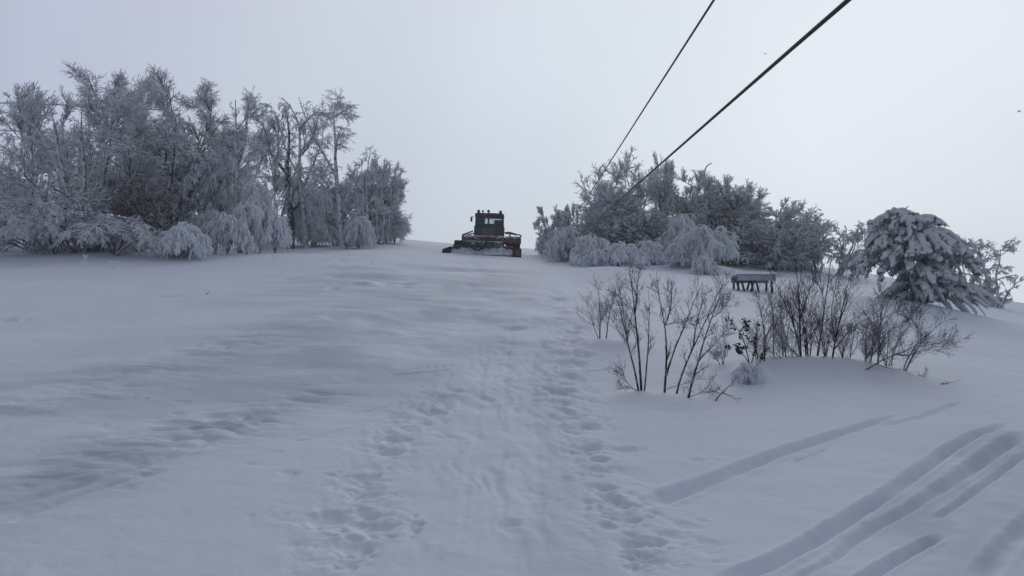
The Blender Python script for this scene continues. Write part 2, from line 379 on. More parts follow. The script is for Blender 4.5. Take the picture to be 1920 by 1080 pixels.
def grow(rng, P, R, n, t0, t1, ang, length, K, droop=0., wob=.15, rr=.5, rtip=.3, up=0., rmin=0., bias=None):
    """n children on every centre line of P"""
    N_, K0 = P.shape[:2]; idx = np.repeat(np.arange(N_), n); Mn = len(idx)
    t = rng.uniform(t0, t1, Mn); s = t*(K0-1); i0 = np.minimum(s.astype(int), K0-2); fr = (s-i0)[:, None]
    p = P[idx, i0]*(1-fr)+P[idx, i0+1]*fr; T = P[idx, i0+1]-P[idx, i0]; T /= np.linalg.norm(T, axis=1, keepdims=True)+1e-9
    r0 = (R[idx, i0]*(1-fr[:, 0])+R[idx, i0+1]*fr[:, 0])
    q = rng.normal(size=(Mn, 3)); q -= (q*T).sum(1)[:, None]*T; q /= np.linalg.norm(q, axis=1, keepdims=True)+1e-9
    a = rng.uniform(ang[0], ang[1], Mn)[:, None]; D = np.cos(a)*T+np.sin(a)*q
    if bias is not None: D += np.array(bias)
    D /= np.linalg.norm(D, axis=1, keepdims=True)
    Ln = length(t, rng, Mn, idx) if callable(length) else rng.uniform(length[0], length[1], Mn)
    out = np.zeros((Mn, K, 3)); out[:, 0] = p; st = (Ln/(K-1))[:, None]
    dr = (droop*rng.uniform(.5, 1.5, Mn))[:, None] if not callable(droop) else droop(t, p)[:, None]
    for k in range(1, K):
        D = D+np.array([0, 0, -1.])*dr*(2.0/(K-1))+np.array([0, 0, 1.])*up*(2.0/(K-1))+rng.normal(size=(Mn, 3))*wob
        D /= np.linalg.norm(D, axis=1, keepdims=True); out[:, k] = out[:, k-1]+D*st
    rad = np.maximum(np.minimum(r0*rr, 1)[:, None]*np.linspace(1, rtip, K)[None], rmin)
    return out, rad
def smooth_line(pts, K, rng=None, wob=0):
    pts = np.asarray(pts, float); L = np.r_[0, np.cumsum(np.linalg.norm(np.diff(pts, axis=0), axis=1))]
    t = np.linspace(0, L[-1], K); o = np.stack([np.interp(t, L, pts[:, i]) for i in range(3)], 1)
    for _ in range(2):
        q = o.copy(); q[1:-1] = .25*o[:-2]+.5*o[1:-1]+.25*o[2:]; o = q
    if rng is not None:
        n = rng.normal(size=(K, 3))*wob; n[0] = 0; o = o+np.cumsum(n, 0)*.5
    return o

# ================================================================== SNOW GROUND (wells under plants are registered first)
# ------------------------------------------------------------------ trees
def rime_tree(seed, H, W, stems=3, droop=.5, limbs=16, nb=9, nt=9, ntt=4, spread=.35, low=.12, tw=.014, toplift=.5, trunk_r=.10, lean=(0, 0)):
    """returns (trunk mesh builder arrays, crown arrays) of a rime laden broadleaf tree, height H, crown width W"""
    rng = np.random.default_rng(seed)
    P0 = []; R0 = []
    for k in range(stems):
        az = rng.uniform(0, 2*math.pi); sp = spread*rng.uniform(.3, 1) if stems > 1 else spread*.25
        h = H*rng.uniform(.78, .98); K = 12
        d = np.array([math.cos(az)*sp+lean[0], math.sin(az)*sp+lean[1], 1.]); d /= np.linalg.norm(d)
        p = np.array([math.cos(az), math.sin(az), 0])*.12*(stems > 1); L = [p]
        for j in range(K-1):
            d = d+rng.normal(size=3)*.10; d[2] = max(d[2], .45); d /= np.linalg.norm(d); L.append(L[-1]+d*h/(K-1)*1.05)
        P0.append(L); R0.append(np.linspace(1, .12, K)**.9*trunk_r*rng.uniform(.6, 1))
    P0 = np.array(P0); R0 = np.array(R0)
    ll = W*.5
    dz_ = lambda k: (lambda t, p: k*droop*np.clip(1.45-1.5*p[:, 2]/H, -.15, 1.4))
    P1, R1 = grow(rng, P0, R0, limbs, low, .98, (.45, 1.0), lambda t, r, m, i: ll*(1.15-.6*t)*r.uniform(.6, 1.15, m), 9, dz_(.55), .09, .62, .35, up=.38*toplift, rmin=.02)
    P2, R2 = grow(rng, P1, R1, nb, .12, 1, (.3, .8), lambda t, r, m, i: ll*.5*(1.1-.5*t)*r.uniform(.45, 1.1, m), 6, dz_(.9), .09, .7, .5, rmin=tw*1.1, up=.22*toplift)
    P3, R3 = grow(rng, P2, R2, nt, .08, 1, (.35, 1.0), lambda t, r, m, i: r.uniform(.14, .36, m)*H/6, 4, dz_(1.3), .11, .8, .6, rmin=tw*.8, up=.1*toplift)
    P4, R4 = grow(rng, P3, R3, ntt, .2, 1, (.4, 1.2), lambda t, r, m, i: r.uniform(.07, .17, m)*H/6, 3, dz_(1.4), .13, 1, .7, rmin=tw*.65)
    return [(P0, R0, 8), (P1, R1, 5), (P2, R2, 4)], [(P3, R3, 3), (P4, R4, 3)]
def arrs(name, parts, m, smooth=True):
    b = MB()
    for P, R, s in parts:
        keep = P[:, :, 2].mean(1) > -.05
        V, f = tubes(P[keep], R[keep], s); b.add(V, f)
    return b.mesh(name, m, smooth)
def fit(parts2, H, W, b=None):
    allp = np.concatenate([P.reshape(-1, 3) for g in parts2 for P, _, _ in g])
    top = np.percentile(allp[:, 2], 99.85); lo, hi = np.percentile(allp[:, 0], [1, 99])
    sz = H/top; sx = W/(hi-lo)
    if b is not None:
        q = allp[allp[:, 2] > .5*allp[:, 2].max()]; e = (b[2]+H-CH)/b[1]
        sz = np.percentile((e*(b[1]+sx*q[:, 1])-(b[2]-CH))/q[:, 2], .15)
    return [[(P*np.array([sx, sx, sz]), R, s) for P, R, s in g] for g in parts2]
LIB = {}
def tree(px, py, top, wpx, label, seed, tm='trunk', cm='twig', group=None, Y=None, name='frosted_tree', cat='tree', reuse=None, sub=.08, dx=0, **kw):
    if Y is None: b = g3(px, py)
    else:
        q = at(px, py, Y); b = np.array([q[0], Y, gz(q[0], Y)])
    H = at(px, top, b[1])[2]-b[2]+sub; Wd = wpx/F*b[1]
    root = thing(name, label, cat, (b[0], b[1], b[2]-sub), 0, group)
    g = fit(rime_tree(seed, H, Wd, **kw), H, Wd, b)
    obj('trunk', arrs('trunk', g[0], M[tm]), root); obj('crown', arrs('crown', g[1], M[cm], False), root)
    return root
def weeping(px, py, top, wpx, label, seed, cm='twig_white', group=None, Y=None, arms=22, name='frost_laden_shrub', nb=16, nt=10, hang=1.1, tw=.013):
    """bent over shrub: arching stems hung with curtains of rimed twigs"""
    if Y is None: b = g3(px, py)
    else:
        q = at(px, py, Y); b = np.array([q[0], Y, gz(q[0], Y)])
    rng = np.random.default_rng(seed)
    H = at(px, top, b[1])[2]-b[2]; Wd = wpx/F*b[1]
    P0 = []; R0 = []
    for k in range(arms):
        az = rng.uniform(0, 2*math.pi) if k > 3 else k*math.pi/2; K = 10; rr = Wd*.5*rng.uniform(.35, 1.0); hh = H*rng.uniform(.72, 1)*(1-.35*(rr/(Wd*.5))**2)
        t = np.linspace(0, 1, K); R_ = rr*t**.9; Z = hh*np.sin(np.clip(t*1.0, 0, 1)**.75*math.pi*.80)*1.0
        w_ = np.cumsum(rng.normal(size=(K, 3))*.02*H, 0)*t[:, None]
        P0.append(np.stack([R_*math.cos(az), R_*math.sin(az), Z], 1)+w_); R0.append(np.linspace(.045, .02, K)*min(1, H/1.2))
    P0 = np.array(P0); R0 = np.array(R0)
    P1, R1 = grow(rng, P0, R0, nb, .2, 1, (.5, 1.2), (.12*H, .36*H), 6, hang, .2, .7, .5, rmin=tw)
    P2, R2 = grow(rng, P1, R1, nt, .05, 1, (.4, 1.1), (.07*H, .18*H), 4, hang*1.1, .22, .9, .6, rmin=tw*.8)
    P3, R3 = grow(rng, P2, R2, 3, .2, 1, (.4, 1.2), (.04*H, .09*H), 3, hang, .2, .9, .6, rmin=tw*.7)
    g = fit([[(P0, R0, 6)], [(P1, R1, 4), (P2, R2, 4), (P3, R3, 3)]], H, Wd, b)
    root = thing(name, label, 'shrub', (b[0], b[1], b[2]-.03), 0, group)
    obj('stems', arrs('stems', g[0], M['trunk']), root); obj('crown', arrs('crown', g[1], M[cm], False), root)
    return root
def guided(name, cat, label, px, py, lines, r0, K=14, Y=None, dj=.25, wob=.004, tm='sapling', cm='sapling', group=None, tw1=(9, .3, .8), tw2=(5,), up=.3, ang=(.5, .95), rmin=.003, L1=.4, L2=.18, seed=1, sides=7, cmn='twigs', tmn='stems', droop=0., sub=.06, tipf=.16, L3=None):
    """a plant whose stems follow the lines seen in the photo, spread a little in depth, with procedural twigs"""
    rng = np.random.default_rng(seed)
    if Y is None: b = g3(px, py)
    else:
        q = at(px, py, Y); b = np.array([q[0], Y, gz(q[0], Y)])
    P = []; R = []
    for li in lines:
        ln, rs = (li if isinstance(li, tuple) else (li, 1.0)); n = len(ln)
        dy = rng.uniform(-dj, dj); pts = []
        for i, (a, c) in enumerate(ln):
            pts.append(at(a, c, b[1]+dy*(i/(max(n-1, 1)))))
        pts = np.array(pts)-b
        if abs(ln[0][1]-py) < 25 and rs >= .8: pts = np.vstack([pts[0]-[0, 0, sub+.05], pts])
        P.append(smooth_line(pts, K, rng, wob)); R.append(np.linspace(1, tipf, K)*r0*rs)
    P = np.array(P); R = np.array(R)
    root = thing(name, label, cat, tuple(b), 0, group)
    P1, R1 = grow(rng, P, R, tw1[0], tw1[1]*.999, tw1[2] if tw1[2] > tw1[1] else 1, ang, lambda t, r, m, i: L1*(1.2-.7*t)*r.uniform(.4, 1.1, m), 6, droop, .07, .5, .35, up=up*.7, rmin=rmin)
    P2, R2 = grow(rng, P1, R1, tw2[0], .15, 1, (.4, .9), lambda t, r, m, i: L2*r.uniform(.4, 1.1, m), 4, droop, .09, .7, .5, up=up*.4, rmin=rmin*.8)
    g = [(P1, R1, 4), (P2, R2, 3)]
    if L3:
        P3, R3 = grow(rng, P2, R2, 3, .2, 1, (.4, .9), lambda t, r, m, i: L3*r.uniform(.4, 1.1, m), 3, droop, .14, .7, .5, up=up*.6, rmin=rmin*.7); g.append((P3, R3, 3))
    if tw1[0] <= 7 and name in ('sapling', 'dead_twig', 'rimed_sprig', 'hooked_twig'):
        obj(tmn, arrs2(tmn, [(P, R, sides)]+g, M[tm]), root)
    else:
        obj(tmn, arrs2(tmn, [(P, R, sides)], M[tm]), root); obj(cmn, arrs2(cmn, g, M[cm], False), root)
    return root, b, P, P1
def arrs2(name, parts, m, smooth=True):
    b = MB()
    for P, R, s in parts:
        V, f = tubes(P, R, s); b.add(V, f)
    return b.mesh(name, m, smooth)

# ---- wells and mounds round stems
for a, c, r, h in [(1203,745,.3,.05),(1250,752,.35,.05),(1290,760,.3,.04),(1500,690,.7,.10),(1570,690,.6,.09),(1440,690,.5,.08),(1650,700,.6,.07),(1405,705,.25,.16),(1725,585,2.2,.25),(200,490,2.5,.3),(340,490,2,.25),(500,485,2,.2),(1160,512,1.8,.25),(1320,505,2,.25),(1128,645,.4,.06),(1175,650,.4,.05)]:
    p = unp(a, c); MOUND.append((p[0], p[1], r, h))
p = unp(1405, 716); MOUND.append((p[0], p[1], .09, -.13)); MOUND.append((p[0]+.12, p[1], .08, -.09))
p = unp(508, 487); MOUND.append((p[0], p[1], .16, -.12))

# ---- ground mesh
ys = [-140., -90, -50, -30, -18, -10, -6, -3, -1, 0, .8, 1.6, 2.4, 3.0]
while ys[-1] < 88: y_ = ys[-1]; ys.append(y_+min(max(.00042*y_*y_, .006), .42))
while ys[-1] < 215: ys.append(ys[-1]*1.06)
ys = np.array(ys)
uc = np.linspace(-.64, .64, 1000); ext = .64*1.13**np.arange(1, 28)
us = np.r_[-ext[::-1], uc, ext]
UU, YY = np.meshgrid(us, ys); XX = UU*(np.where(YY > 0, YY, 0)+10)
XX = np.where(np.abs(XX) > 230, np.sign(XX)*(230+170*np.tanh((np.abs(XX)-230)/170)), XX)
ZZ = np.concatenate([ground(XX[i:i+60].ravel(), YY[i:i+60].ravel()) for i in range(0, len(ys), 60)])
nx = len(us); ny = len(ys)
ii = (np.arange(ny-1)[:, None]*nx+np.arange(nx-1)[None]).ravel()
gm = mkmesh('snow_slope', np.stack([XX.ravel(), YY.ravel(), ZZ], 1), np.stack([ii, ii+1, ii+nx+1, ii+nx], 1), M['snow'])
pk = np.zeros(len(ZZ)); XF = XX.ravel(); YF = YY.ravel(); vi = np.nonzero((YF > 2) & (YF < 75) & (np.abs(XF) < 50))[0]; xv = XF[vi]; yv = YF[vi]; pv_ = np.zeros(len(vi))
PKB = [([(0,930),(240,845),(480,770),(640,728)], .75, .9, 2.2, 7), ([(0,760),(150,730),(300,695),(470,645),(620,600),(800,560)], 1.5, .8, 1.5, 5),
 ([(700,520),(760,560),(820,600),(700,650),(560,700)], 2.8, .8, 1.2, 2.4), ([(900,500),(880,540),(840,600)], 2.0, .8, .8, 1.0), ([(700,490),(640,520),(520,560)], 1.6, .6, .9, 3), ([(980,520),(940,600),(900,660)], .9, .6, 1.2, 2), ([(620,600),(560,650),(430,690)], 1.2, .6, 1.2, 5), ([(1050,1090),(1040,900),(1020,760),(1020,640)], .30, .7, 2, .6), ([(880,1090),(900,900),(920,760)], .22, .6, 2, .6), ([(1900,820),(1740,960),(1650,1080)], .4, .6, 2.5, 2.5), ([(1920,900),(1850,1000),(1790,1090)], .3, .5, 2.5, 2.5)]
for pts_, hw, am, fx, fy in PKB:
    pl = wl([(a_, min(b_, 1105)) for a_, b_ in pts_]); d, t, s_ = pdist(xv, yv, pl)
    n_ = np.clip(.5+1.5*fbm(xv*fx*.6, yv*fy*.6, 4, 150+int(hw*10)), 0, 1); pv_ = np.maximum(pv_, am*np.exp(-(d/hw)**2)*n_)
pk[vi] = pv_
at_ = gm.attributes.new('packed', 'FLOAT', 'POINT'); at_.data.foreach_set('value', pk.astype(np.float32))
go = obj('snow_slope', gm); go['kind'] = 'structure'

#@@OBJECTS
# ================================================================== LEFT STAND
GL = 'rime covered trees left of the piste'
tree(-25, 425, 300, 210, 'small rimed tree cut by the left frame edge with grey crown', 1, group=GL, Y=42, cm='twig_grey', stems=3)
tree(12, 418, 345, 90, 'low thin stemmed tree at the far left edge behind the big spreading tree', 3, group=GL, Y=50, cm='twig_grey', stems=4, tm='trunk_dark')
tree(120, 478, 158, 270, 'broad tree whose outer branches sweep to the upper left at the stand edge', 11, group=GL, Y=37, cm='twig_grey', stems=4, spread=.6, lean=(-.35, 0), droop=.3, limbs=13, nb=9, nt=9, toplift=.9, low=.1)
tree(215, 482, 124, 250, 'tallest spreading tree with spiky top left of centre of the stand', 12, group=GL, Y=35, cm='twig_grey', stems=4, spread=.35, droop=.35, limbs=13, nb=9, nt=9, toplift=.9, low=.15)
tree(268, 476, 136, 170, 'fan shaped tree filling the crown between the spiky top and the tufted top', 27, group=GL, Y=40, cm='twig_grey', stems=5, spread=.4, droop=.4, limbs=12, nb=8, nt=7, toplift=.9, low=.15)
tree(70, 470, 165, 190, 'open branched tree behind the broad one at the stand edge', 28, group=GL, Y=43, cm='twig_grey', stems=5, spread=.5, droop=.3, limbs=11, nb=7, nt=6, toplift=.9, low=.2, lean=(-.2, 0))
tree(322, 470, 127, 185, 'tall tree with tufted top and dark trunk in the middle of the left stand', 13, group=GL, Y=38, tm='trunk_dark', cm='twig_grey', stems=3, spread=.16, droop=.45, limbs=14, nb=9, nt=8, toplift=.8, low=.2, trunk_r=.15)
tree(60, 482, 330, 210, 'low rimed tree with hanging twigs at the left front of the stand', 14, group=GL, Y=33.5, cm='twig', stems=5, spread=.7, droop=1.0, limbs=10, low=.05)
tree(150, 487, 345, 230, 'low broad tree with downswept whitened branches at the stand front', 15, group=GL, Y=31.5, cm='twig', stems=4, spread=.8, droop=1.1, limbs=11, low=.05)
tree(262, 484, 330, 130, 'brownish bare twigged understorey tree before the tall tufted one', 16, group=GL, Y=33, cm='twig_brown', stems=4, spread=.4, droop=.5, low=.1)
tree(400, 478, 215, 200, 'rounded rimed tree with drooping right side behind the white curtains', 17, group=GL, Y=38, cm='twig', stems=3, spread=.35, droop=.9, limbs=14, low=.15)
tree(452, 470, 178, 120, 'tree with two upright prongs at its top', 18, group=GL, Y=42, cm='twig_grey', stems=3, spread=.14, droop=.5, limbs=12, nb=7, nt=6, low=.25, trunk_r=.13)
tree(520, 466, 196, 110, 'slender tree with thin open crown right of the two pronged one', 19, group=GL, Y=43, cm='twig_grey', stems=3, spread=.16, droop=.5, limbs=9, nb=6, nt=5, low=.3)
tree(585, 462, 300, 150, 'low dense grey tree behind the crooked bare trunks', 20, group=GL, Y=46, cm='twig_grey', stems=4, spread=.3, droop=.8, low=.05)
tree(690, 452, 292, 90, 'narrow upright tree with spiky bare tips near the stand end', 21, group=GL, Y=49, cm='twig', stems=7, spread=.14, droop=.35, limbs=12, nb=5, nt=6, ntt=3, low=.03, toplift=.8)
tree(722, 448, 298, 56, 'outermost narrow tree at the right end of the left stand', 22, group=GL, Y=50, cm='twig', stems=7, spread=.12, droop=.35, limbs=12, nb=5, nt=6, ntt=3, low=.03, toplift=.8)
tree(628, 458, 330, 110, 'dense frosted tree behind the tall crooked trunk', 25, group=GL, Y=50, cm='twig', stems=5, spread=.3, droop=.5, low=.03, limbs=12, nb=5, nt=6, ntt=3)
tree(706, 450, 318, 80, 'dense tree between the narrow upright one and the outermost one', 26, group=GL, Y=51, cm='twig', stems=7, spread=.2, droop=.4, low=.03)
tree(655, 455, 330, 80, 'short thick set tree right of the tall crooked trunk', 23, group=GL, Y=47, cm='twig', stems=5, spread=.16, droop=.6, low=.03, limbs=12, nb=5, nt=6, ntt=3)
guided('crooked_tree', 'tree', 'tall nearly bare crooked tree with forked tip and light trunk', 641, 467,
  [[(645,467),(637,430),(634,380),(626,300),(630,250),(618,215),(628,192)], ([(628,300),(634,260),(640,240)], .5), ([(624,222),(640,210),(654,207)], .45), ([(626,215),(631,198),(630,184)], .3), ([(634,380),(600,340),(560,330)], .35), ([(630,330),(590,262),(570,215),(560,185)], .55)],
  .17, tm='trunk', cm='twig_grey', group=GL, dj=1.0, wob=.03, tw1=(12, .3, 1), tw2=(7,), L1=1.0, L2=.5, rmin=.016, seed=31, tmn='trunk', cmn='crown', up=.1, droop=.3, L3=.2, ang=(.5, 1.2))
guided('crooked_tree', 'tree', 'twisted tree with looping bare limbs between the slender and the tallest crooked tree', 575, 466,
  [[(575,466),(572,400),(560,330),(566,280),(562,230),(548,195),(530,186)], ([(566,290),(590,250),(596,215),(610,205)], .5), ([(562,240),(585,215),(600,208),(622,212)], .45), ([(560,330),(535,285),(520,230),(505,200)], .5), ([(570,350),(600,270),(600,235)], .5)],
  .14, tm='trunk', cm='twig_grey', group=GL, dj=1.2, wob=.04, tw1=(13, .3, 1), tw2=(7,), L1=1.0, L2=.5, rmin=.016, seed=32, tmn='trunk', cmn='crown', up=.1, droop=.4, L3=.2, ang=(.5, 1.2))
guided('crooked_tree', 'tree', 'thick dark trunked tree with short broken limbs left of the twisted one', 545, 466,
  [[(545,466),(546,430),(545,380),(540,330),(546,260),(540,210)], ([(545,380),(560,345),(566,330)], .4), ([(544,400),(570,370),(605,352),(612,385)], .4), ([(542,330),(505,285),(495,225)], .45)],
  .22, tm='trunk_dark', cm='twig', group=GL, dj=.8, wob=.03, tw1=(12, .25, 1), tw2=(8,), L1=1.2, L2=.6, rmin=.018, seed=33, tmn='trunk', cmn='crown', up=0, droop=.9, L3=.22, ang=(.6, 1.2))
GT = 'bare trunks in the left stand'
def snag(label, px, py, lines, seed, r0, Y, tm='trunk', **k):
    k.setdefault('cm', 'twig_grey')
    guided('bare_tree', 'tree', label, px, py, lines, r0, Y=Y, tm=tm, group=GT, dj=.8, wob=.02, tw1=(10, .3, 1), tw2=(6,), L1=.7, L2=.35, rmin=.015, seed=seed, tmn='trunk', cmn='crown', up=.15, droop=.3, L3=.15, ang=(.4, 1.1), **k)
snag('dark twin trunks showing below the tall tufted tree', 318, 474, [[(318,474),(320,430),(316,380),(322,330),(330,270),(328,220)], ([(326,474),(330,430),(338,380),(345,330),(360,290)], .7), ([(320,400),(300,370),(290,330)], .35)], 35, .15, 34.5, tm='trunk_dark')
snag('pale upright prongs above the white hanging shrubs', 452, 470, [[(450,470),(446,400),(444,330),(442,270),(443,220),(441,186)], ([(444,310),(456,280),(462,235),(464,186)], .8), ([(444,350),(425,310),(412,270)], .5)], 36, .13, 36.5)
snag('thin pale trunks with broken tips before the narrow upright tree', 690, 456, [[(690,456),(690,400),(688,340),(694,290),(697,281)], ([(684,456),(682,400),(680,350),(678,300)], .7), ([(676,458),(672,410),(668,360),(664,310)], .6)], 37, .11, 44)
snag('three slim stems at the right end of the left stand', 718, 452, [[(718,452),(720,400),(716,350),(722,300)], ([(728,452),(732,400),(734,350),(731,300)], .8), ([(708,454),(706,400),(708,350),(704,318)], .7)], 38, .09, 46)
snag('slanting grey trunk between the spiky and the fan shaped tree', 255, 478, [[(255,478),(246,420),(240,360),(228,300),(222,240),(214,190)], ([(240,360),(262,310),(270,260),(268,210)], .6)], 39, .12, 33.5)
snag('leaning limbs reaching up left at the stand edge', 165, 482, [[(165,482),(150,420),(125,350),(95,280),(60,225),(25,205)], ([(125,350),(110,290),(105,230),(90,185)], .6), ([(150,420),(160,340),(150,260),(152,200)], .7), ([(95,280),(60,260),(25,262)], .4)], 40, .13, 32.5)
guided('fallen_branch', 'branch', 'pale broken bough leaning down onto the tallest crooked trunk', 636, 462,
  [[(636,465),(633,440),(622,422),(590,405),(572,396)], ([(618,425),(610,412),(603,401)], .6)],
  .13, tm='trunk', cm='twig', dj=.4, wob=.02, tw1=(8, .3, 1), tw2=(5,), L1=.7, L2=.35, rmin=.014, seed=34, tmn='bough', up=0, droop=.9, L3=.15, group=None)
GS = 'rime laden shrubs in front of the left stand'
weeping(342, 487, 416, 92, 'bright white rimed shrub like a curtain below the dark trunk', 41, group=GS, Y=31)
weeping(425, 485, 398, 84, 'bent shrub with hanging white twigs left of the rounded curtain', 42, group=GS, Y=33, cm='twig', arms=13, nb=11, nt=8)
weeping(487, 482, 338, 62, 'rounded curtain of drooping rimed twigs beside the thick dark trunk', 43, group=GS, Y=36, cm='twig', arms=13, nb=13, nt=8, hang=.9)
weeping(515, 482, 405, 52, 'narrow pale shrub between the rounded curtain and the thick dark trunk', 53, group=GS, Y=35, cm='twig_white', arms=12, nb=10, nt=7)
weeping(462, 484, 372, 66, 'loosely hung frosted shrub between the bent shrub and the rounded curtain', 54, group=GS, Y=34.5, cm='twig_white', arms=11, nb=10, nt=7, hang=.8)
weeping(405, 478, 300, 84, 'high arching frosted boughs behind the hanging white shrubs', 44, group=GS, Y=37, cm='twig', arms=12, nb=11, nt=8, hang=.7)
weeping(380, 482, 390, 64, 'spiky frosted shrub right of the bright white one', 55, group=GS, Y=34, cm='twig_grey', arms=12, nb=9, nt=7, hang=.2)
weeping(100, 482, 375, 210, 'shrub with twisted whitened twigs under the broad left tree', 45, group=GS, Y=31, cm='twig', hang=.45, arms=16)
weeping(215, 490, 400, 170, 'dark hollow shrub under an arching white bough', 46, group=GS, Y=30.5, cm='twig_grey', hang=.5, arms=13, nb=11)
weeping(672, 462, 405, 60, 'small arched shrub right of the tall crooked trunk foot', 47, group=GS, Y=43, cm='twig')
weeping(740, 447, 392, 52, 'lowest tuft at the right end of the left stand over the snow edge', 48, group=GS, Y=51, cm='twig_grey', hang=.2)
weeping(575, 462, 375, 70, 'drooping frosted boughs behind the leaning broken bough', 49, group=GS, Y=44, cm='twig')
guided('rimed_sprig', 'sprig', 'tiny frost tipped sprig left of the other on the snow', 157, 514, [[(157,514),(156,500),(152,484)], ([(156,500),(162,486)], .7)], .012, tm='twig_white', cm='twig_white', tw1=(5, .3, 1), tw2=(3,), L1=.22, L2=.1, rmin=.014, seed=51, tmn='stem', group='sprigs before the left stand')
guided('rimed_sprig', 'sprig', 'tiny bent sprig under the dark hollow shrub', 217, 514, [[(217,514),(214,502),(208,492)], ([(215,504),(222,494)], .7)], .012, tm='twig_white', cm='twig_white', tw1=(5, .3, 1), tw2=(3,), L1=.22, L2=.1, rmin=.014, seed=52, tmn='stem', group='sprigs before the left stand')

# ================================================================== RIGHT STAND
GR_ = 'rime covered trees right of the piste'
tree(1290, 484, 302, 110, 'slim tree crown filling the dip before the hooked twig', 77, group=GR_, Y=47, cm='twig_grey', stems=4, spread=.3, droop=.4, limbs=12, nb=7, nt=7, low=.1)
tree(1408, 488, 340, 110, 'grey tree just left of the crooked bare tip', 78, group=GR_, Y=48, cm='twig_grey', stems=4, spread=.4, droop=.5, limbs=12, nb=7, nt=7, low=.1)
tree(1465, 494, 372, 120, 'loose crowned tree bridging the crooked tip and the round crowned tree', 79, group=GR_, Y=46, cm='twig_grey', stems=4, spread=.5, droop=.5, limbs=12, nb=7, nt=7, low=.1)
tree(1110, 482, 366, 90, 'feathery frosted tree where the thin cable meets the stand', 80, group=GR_, Y=46, cm='twig_grey', stems=5, spread=.4, droop=.2, limbs=12, nb=7, nt=6, low=.05, toplift=1.2)
tree(1040, 477, 384, 62, 'small upright frosted tree nearest the snow groomer', 61, group=GR_, Y=46, cm='twig', stems=7, spread=.5, droop=.2, limbs=12, nb=6, nt=6, low=.03, toplift=1.2)
tree(1082, 480, 392, 84, 'low bushy frosted tree under the end of the thin cable', 62, group=GR_, Y=45, cm='twig', stems=7, spread=.6, droop=.3, limbs=12, nb=6, nt=6, low=.03, toplift=1.1)
tree(1185, 480, 277, 150, 'tallest tree of the right stand with open fan shaped top', 63, group=GR_, Y=44, cm='twig_grey', stems=5, spread=.4, droop=.2, limbs=11, nb=7, nt=6, ntt=3, toplift=1, low=.1)
tree(1150, 482, 345, 140, 'dense grey crown crossed by the thick cable', 64, group=GR_, Y=42, cm='twig_grey', stems=4, spread=.35, droop=.6, low=.05)
tree(1262, 482, 290, 120, 'dark trunked tree right of the fan topped one', 65, group=GR_, Y=45, cm='twig_grey', tm='trunk_dark', stems=3, spread=.25, droop=.35, toplift=.8, low=.15)
tree(1320, 482, 318, 130, 'tree in the middle of the right stand below the hooked twig', 66, group=GR_, Y=46, cm='twig_grey', tm='trunk_dark', stems=3, spread=.25, droop=.6, low=.08)
tree(1385, 486, 330, 130, 'dark dense tree right of the middle of the right stand', 67, group=GR_, Y=46, cm='twig_grey', tm='trunk_dark', stems=3, spread=.25, droop=.6, low=.05)
tree(1430, 488, 352, 120, 'tree with a crooked bare tip at the falling edge of the right stand', 68, group=GR_, Y=45, cm='twig_grey', stems=3, spread=.3, droop=.6, low=.05)
tree(1492, 494, 388, 110, 'smaller round crowned tree left of the open drooping one', 69, group=GR_, Y=44, cm='twig_grey', stems=4, spread=.4, droop=.8, low=.05)
tree(1535, 500, 398, 90, 'open tree with drooping arched twigs next to the snow laden conifer', 70, group=GR_, Y=43, cm='twig_grey', stems=4, spread=.5, droop=.9, limbs=7, nb=6, nt=6, low=.2)
tree(1572, 506, 415, 90, 'last small bare frosted tree just before the snow laden conifer', 82, group=GR_, Y=42, cm='twig_grey', stems=5, spread=.5, droop=.7, limbs=8, nb=6, nt=6, low=.1)
tree(1512, 500, 402, 90, 'bushy grey tree behind the open drooping one', 83, group=GR_, Y=46, cm='twig_grey', stems=5, spread=.5, droop=.6, limbs=10, nb=7, nt=6, low=.05)
tree(1355, 490, 410, 150, 'low dark thicket tree beneath the middle crowns', 71, group=GR_, Y=43, cm='twig_grey', tm='trunk_dark', stems=5, spread=.7, droop=.7, low=.03)
tree(1455, 494, 420, 140, 'low wide frosted tree beneath the crooked tip', 72, group=GR_, Y=42, cm='twig_grey', stems=5, spread=.7, droop=.7, low=.03)
tree(1225, 486, 390, 150, 'low dark tree behind the arching white mound', 73, group=GR_, Y=41, cm='twig_grey', tm='trunk_dark', stems=5, spread=.6, droop=.6, low=.03)
guided('hooked_twig', 'branch', 'lone hooked dead tip rising above the right stand', 1321, 400, [[(1322,400),(1321,345),(1319,320),(1324,308),(1333,306)]], .09, Y=46, tm='trunk', cm='twig_grey', tw1=(4, .1, .8), tw2=(3,), L1=.5, L2=.2, rmin=.012, seed=81, tmn='stem', dj=.1, wob=.02, tipf=.35)
tree(1815, 552, 440, 62, 'thin open tree directly right of the snow laden conifer', 74, group=GR_, Y=38, cm='twig_grey', stems=3, spread=.3, droop=.9, limbs=6, nb=6, nt=6, low=.3)
tree(1858, 560, 446, 80, 'rightmost open tree with arched drooping twigs on the skyline', 75, group=GR_, Y=37, cm='twig_grey', stems=3, spread=.45, droop=1.0, limbs=7, nb=6, nt=6, low=.25)
tree(1870, 566, 515, 60, 'low frosted bush below the rightmost open tree', 76, group=GR_, Y=37, cm='twig_grey', stems=5, spread=.8, droop=.5, limbs=7, nb=5, nt=5, low=.05)
GM = 'rime laden shrubs in front of the right stand'
weeping(1160, 512, 452, 125, 'broad pale snow rounded shrub at the front left of the right stand', 91, group=GM, cm='twig_white', Y=34)
weeping(1110, 500, 440, 80, 'pale heaped shrub behind and left of the broad rounded one', 92, group=GM, cm='twig_white', Y=37)
weeping(1062, 492, 425, 76, 'leftmost frosted shrub bordering the groomed piste', 93, group=GM, cm='twig', Y=40)
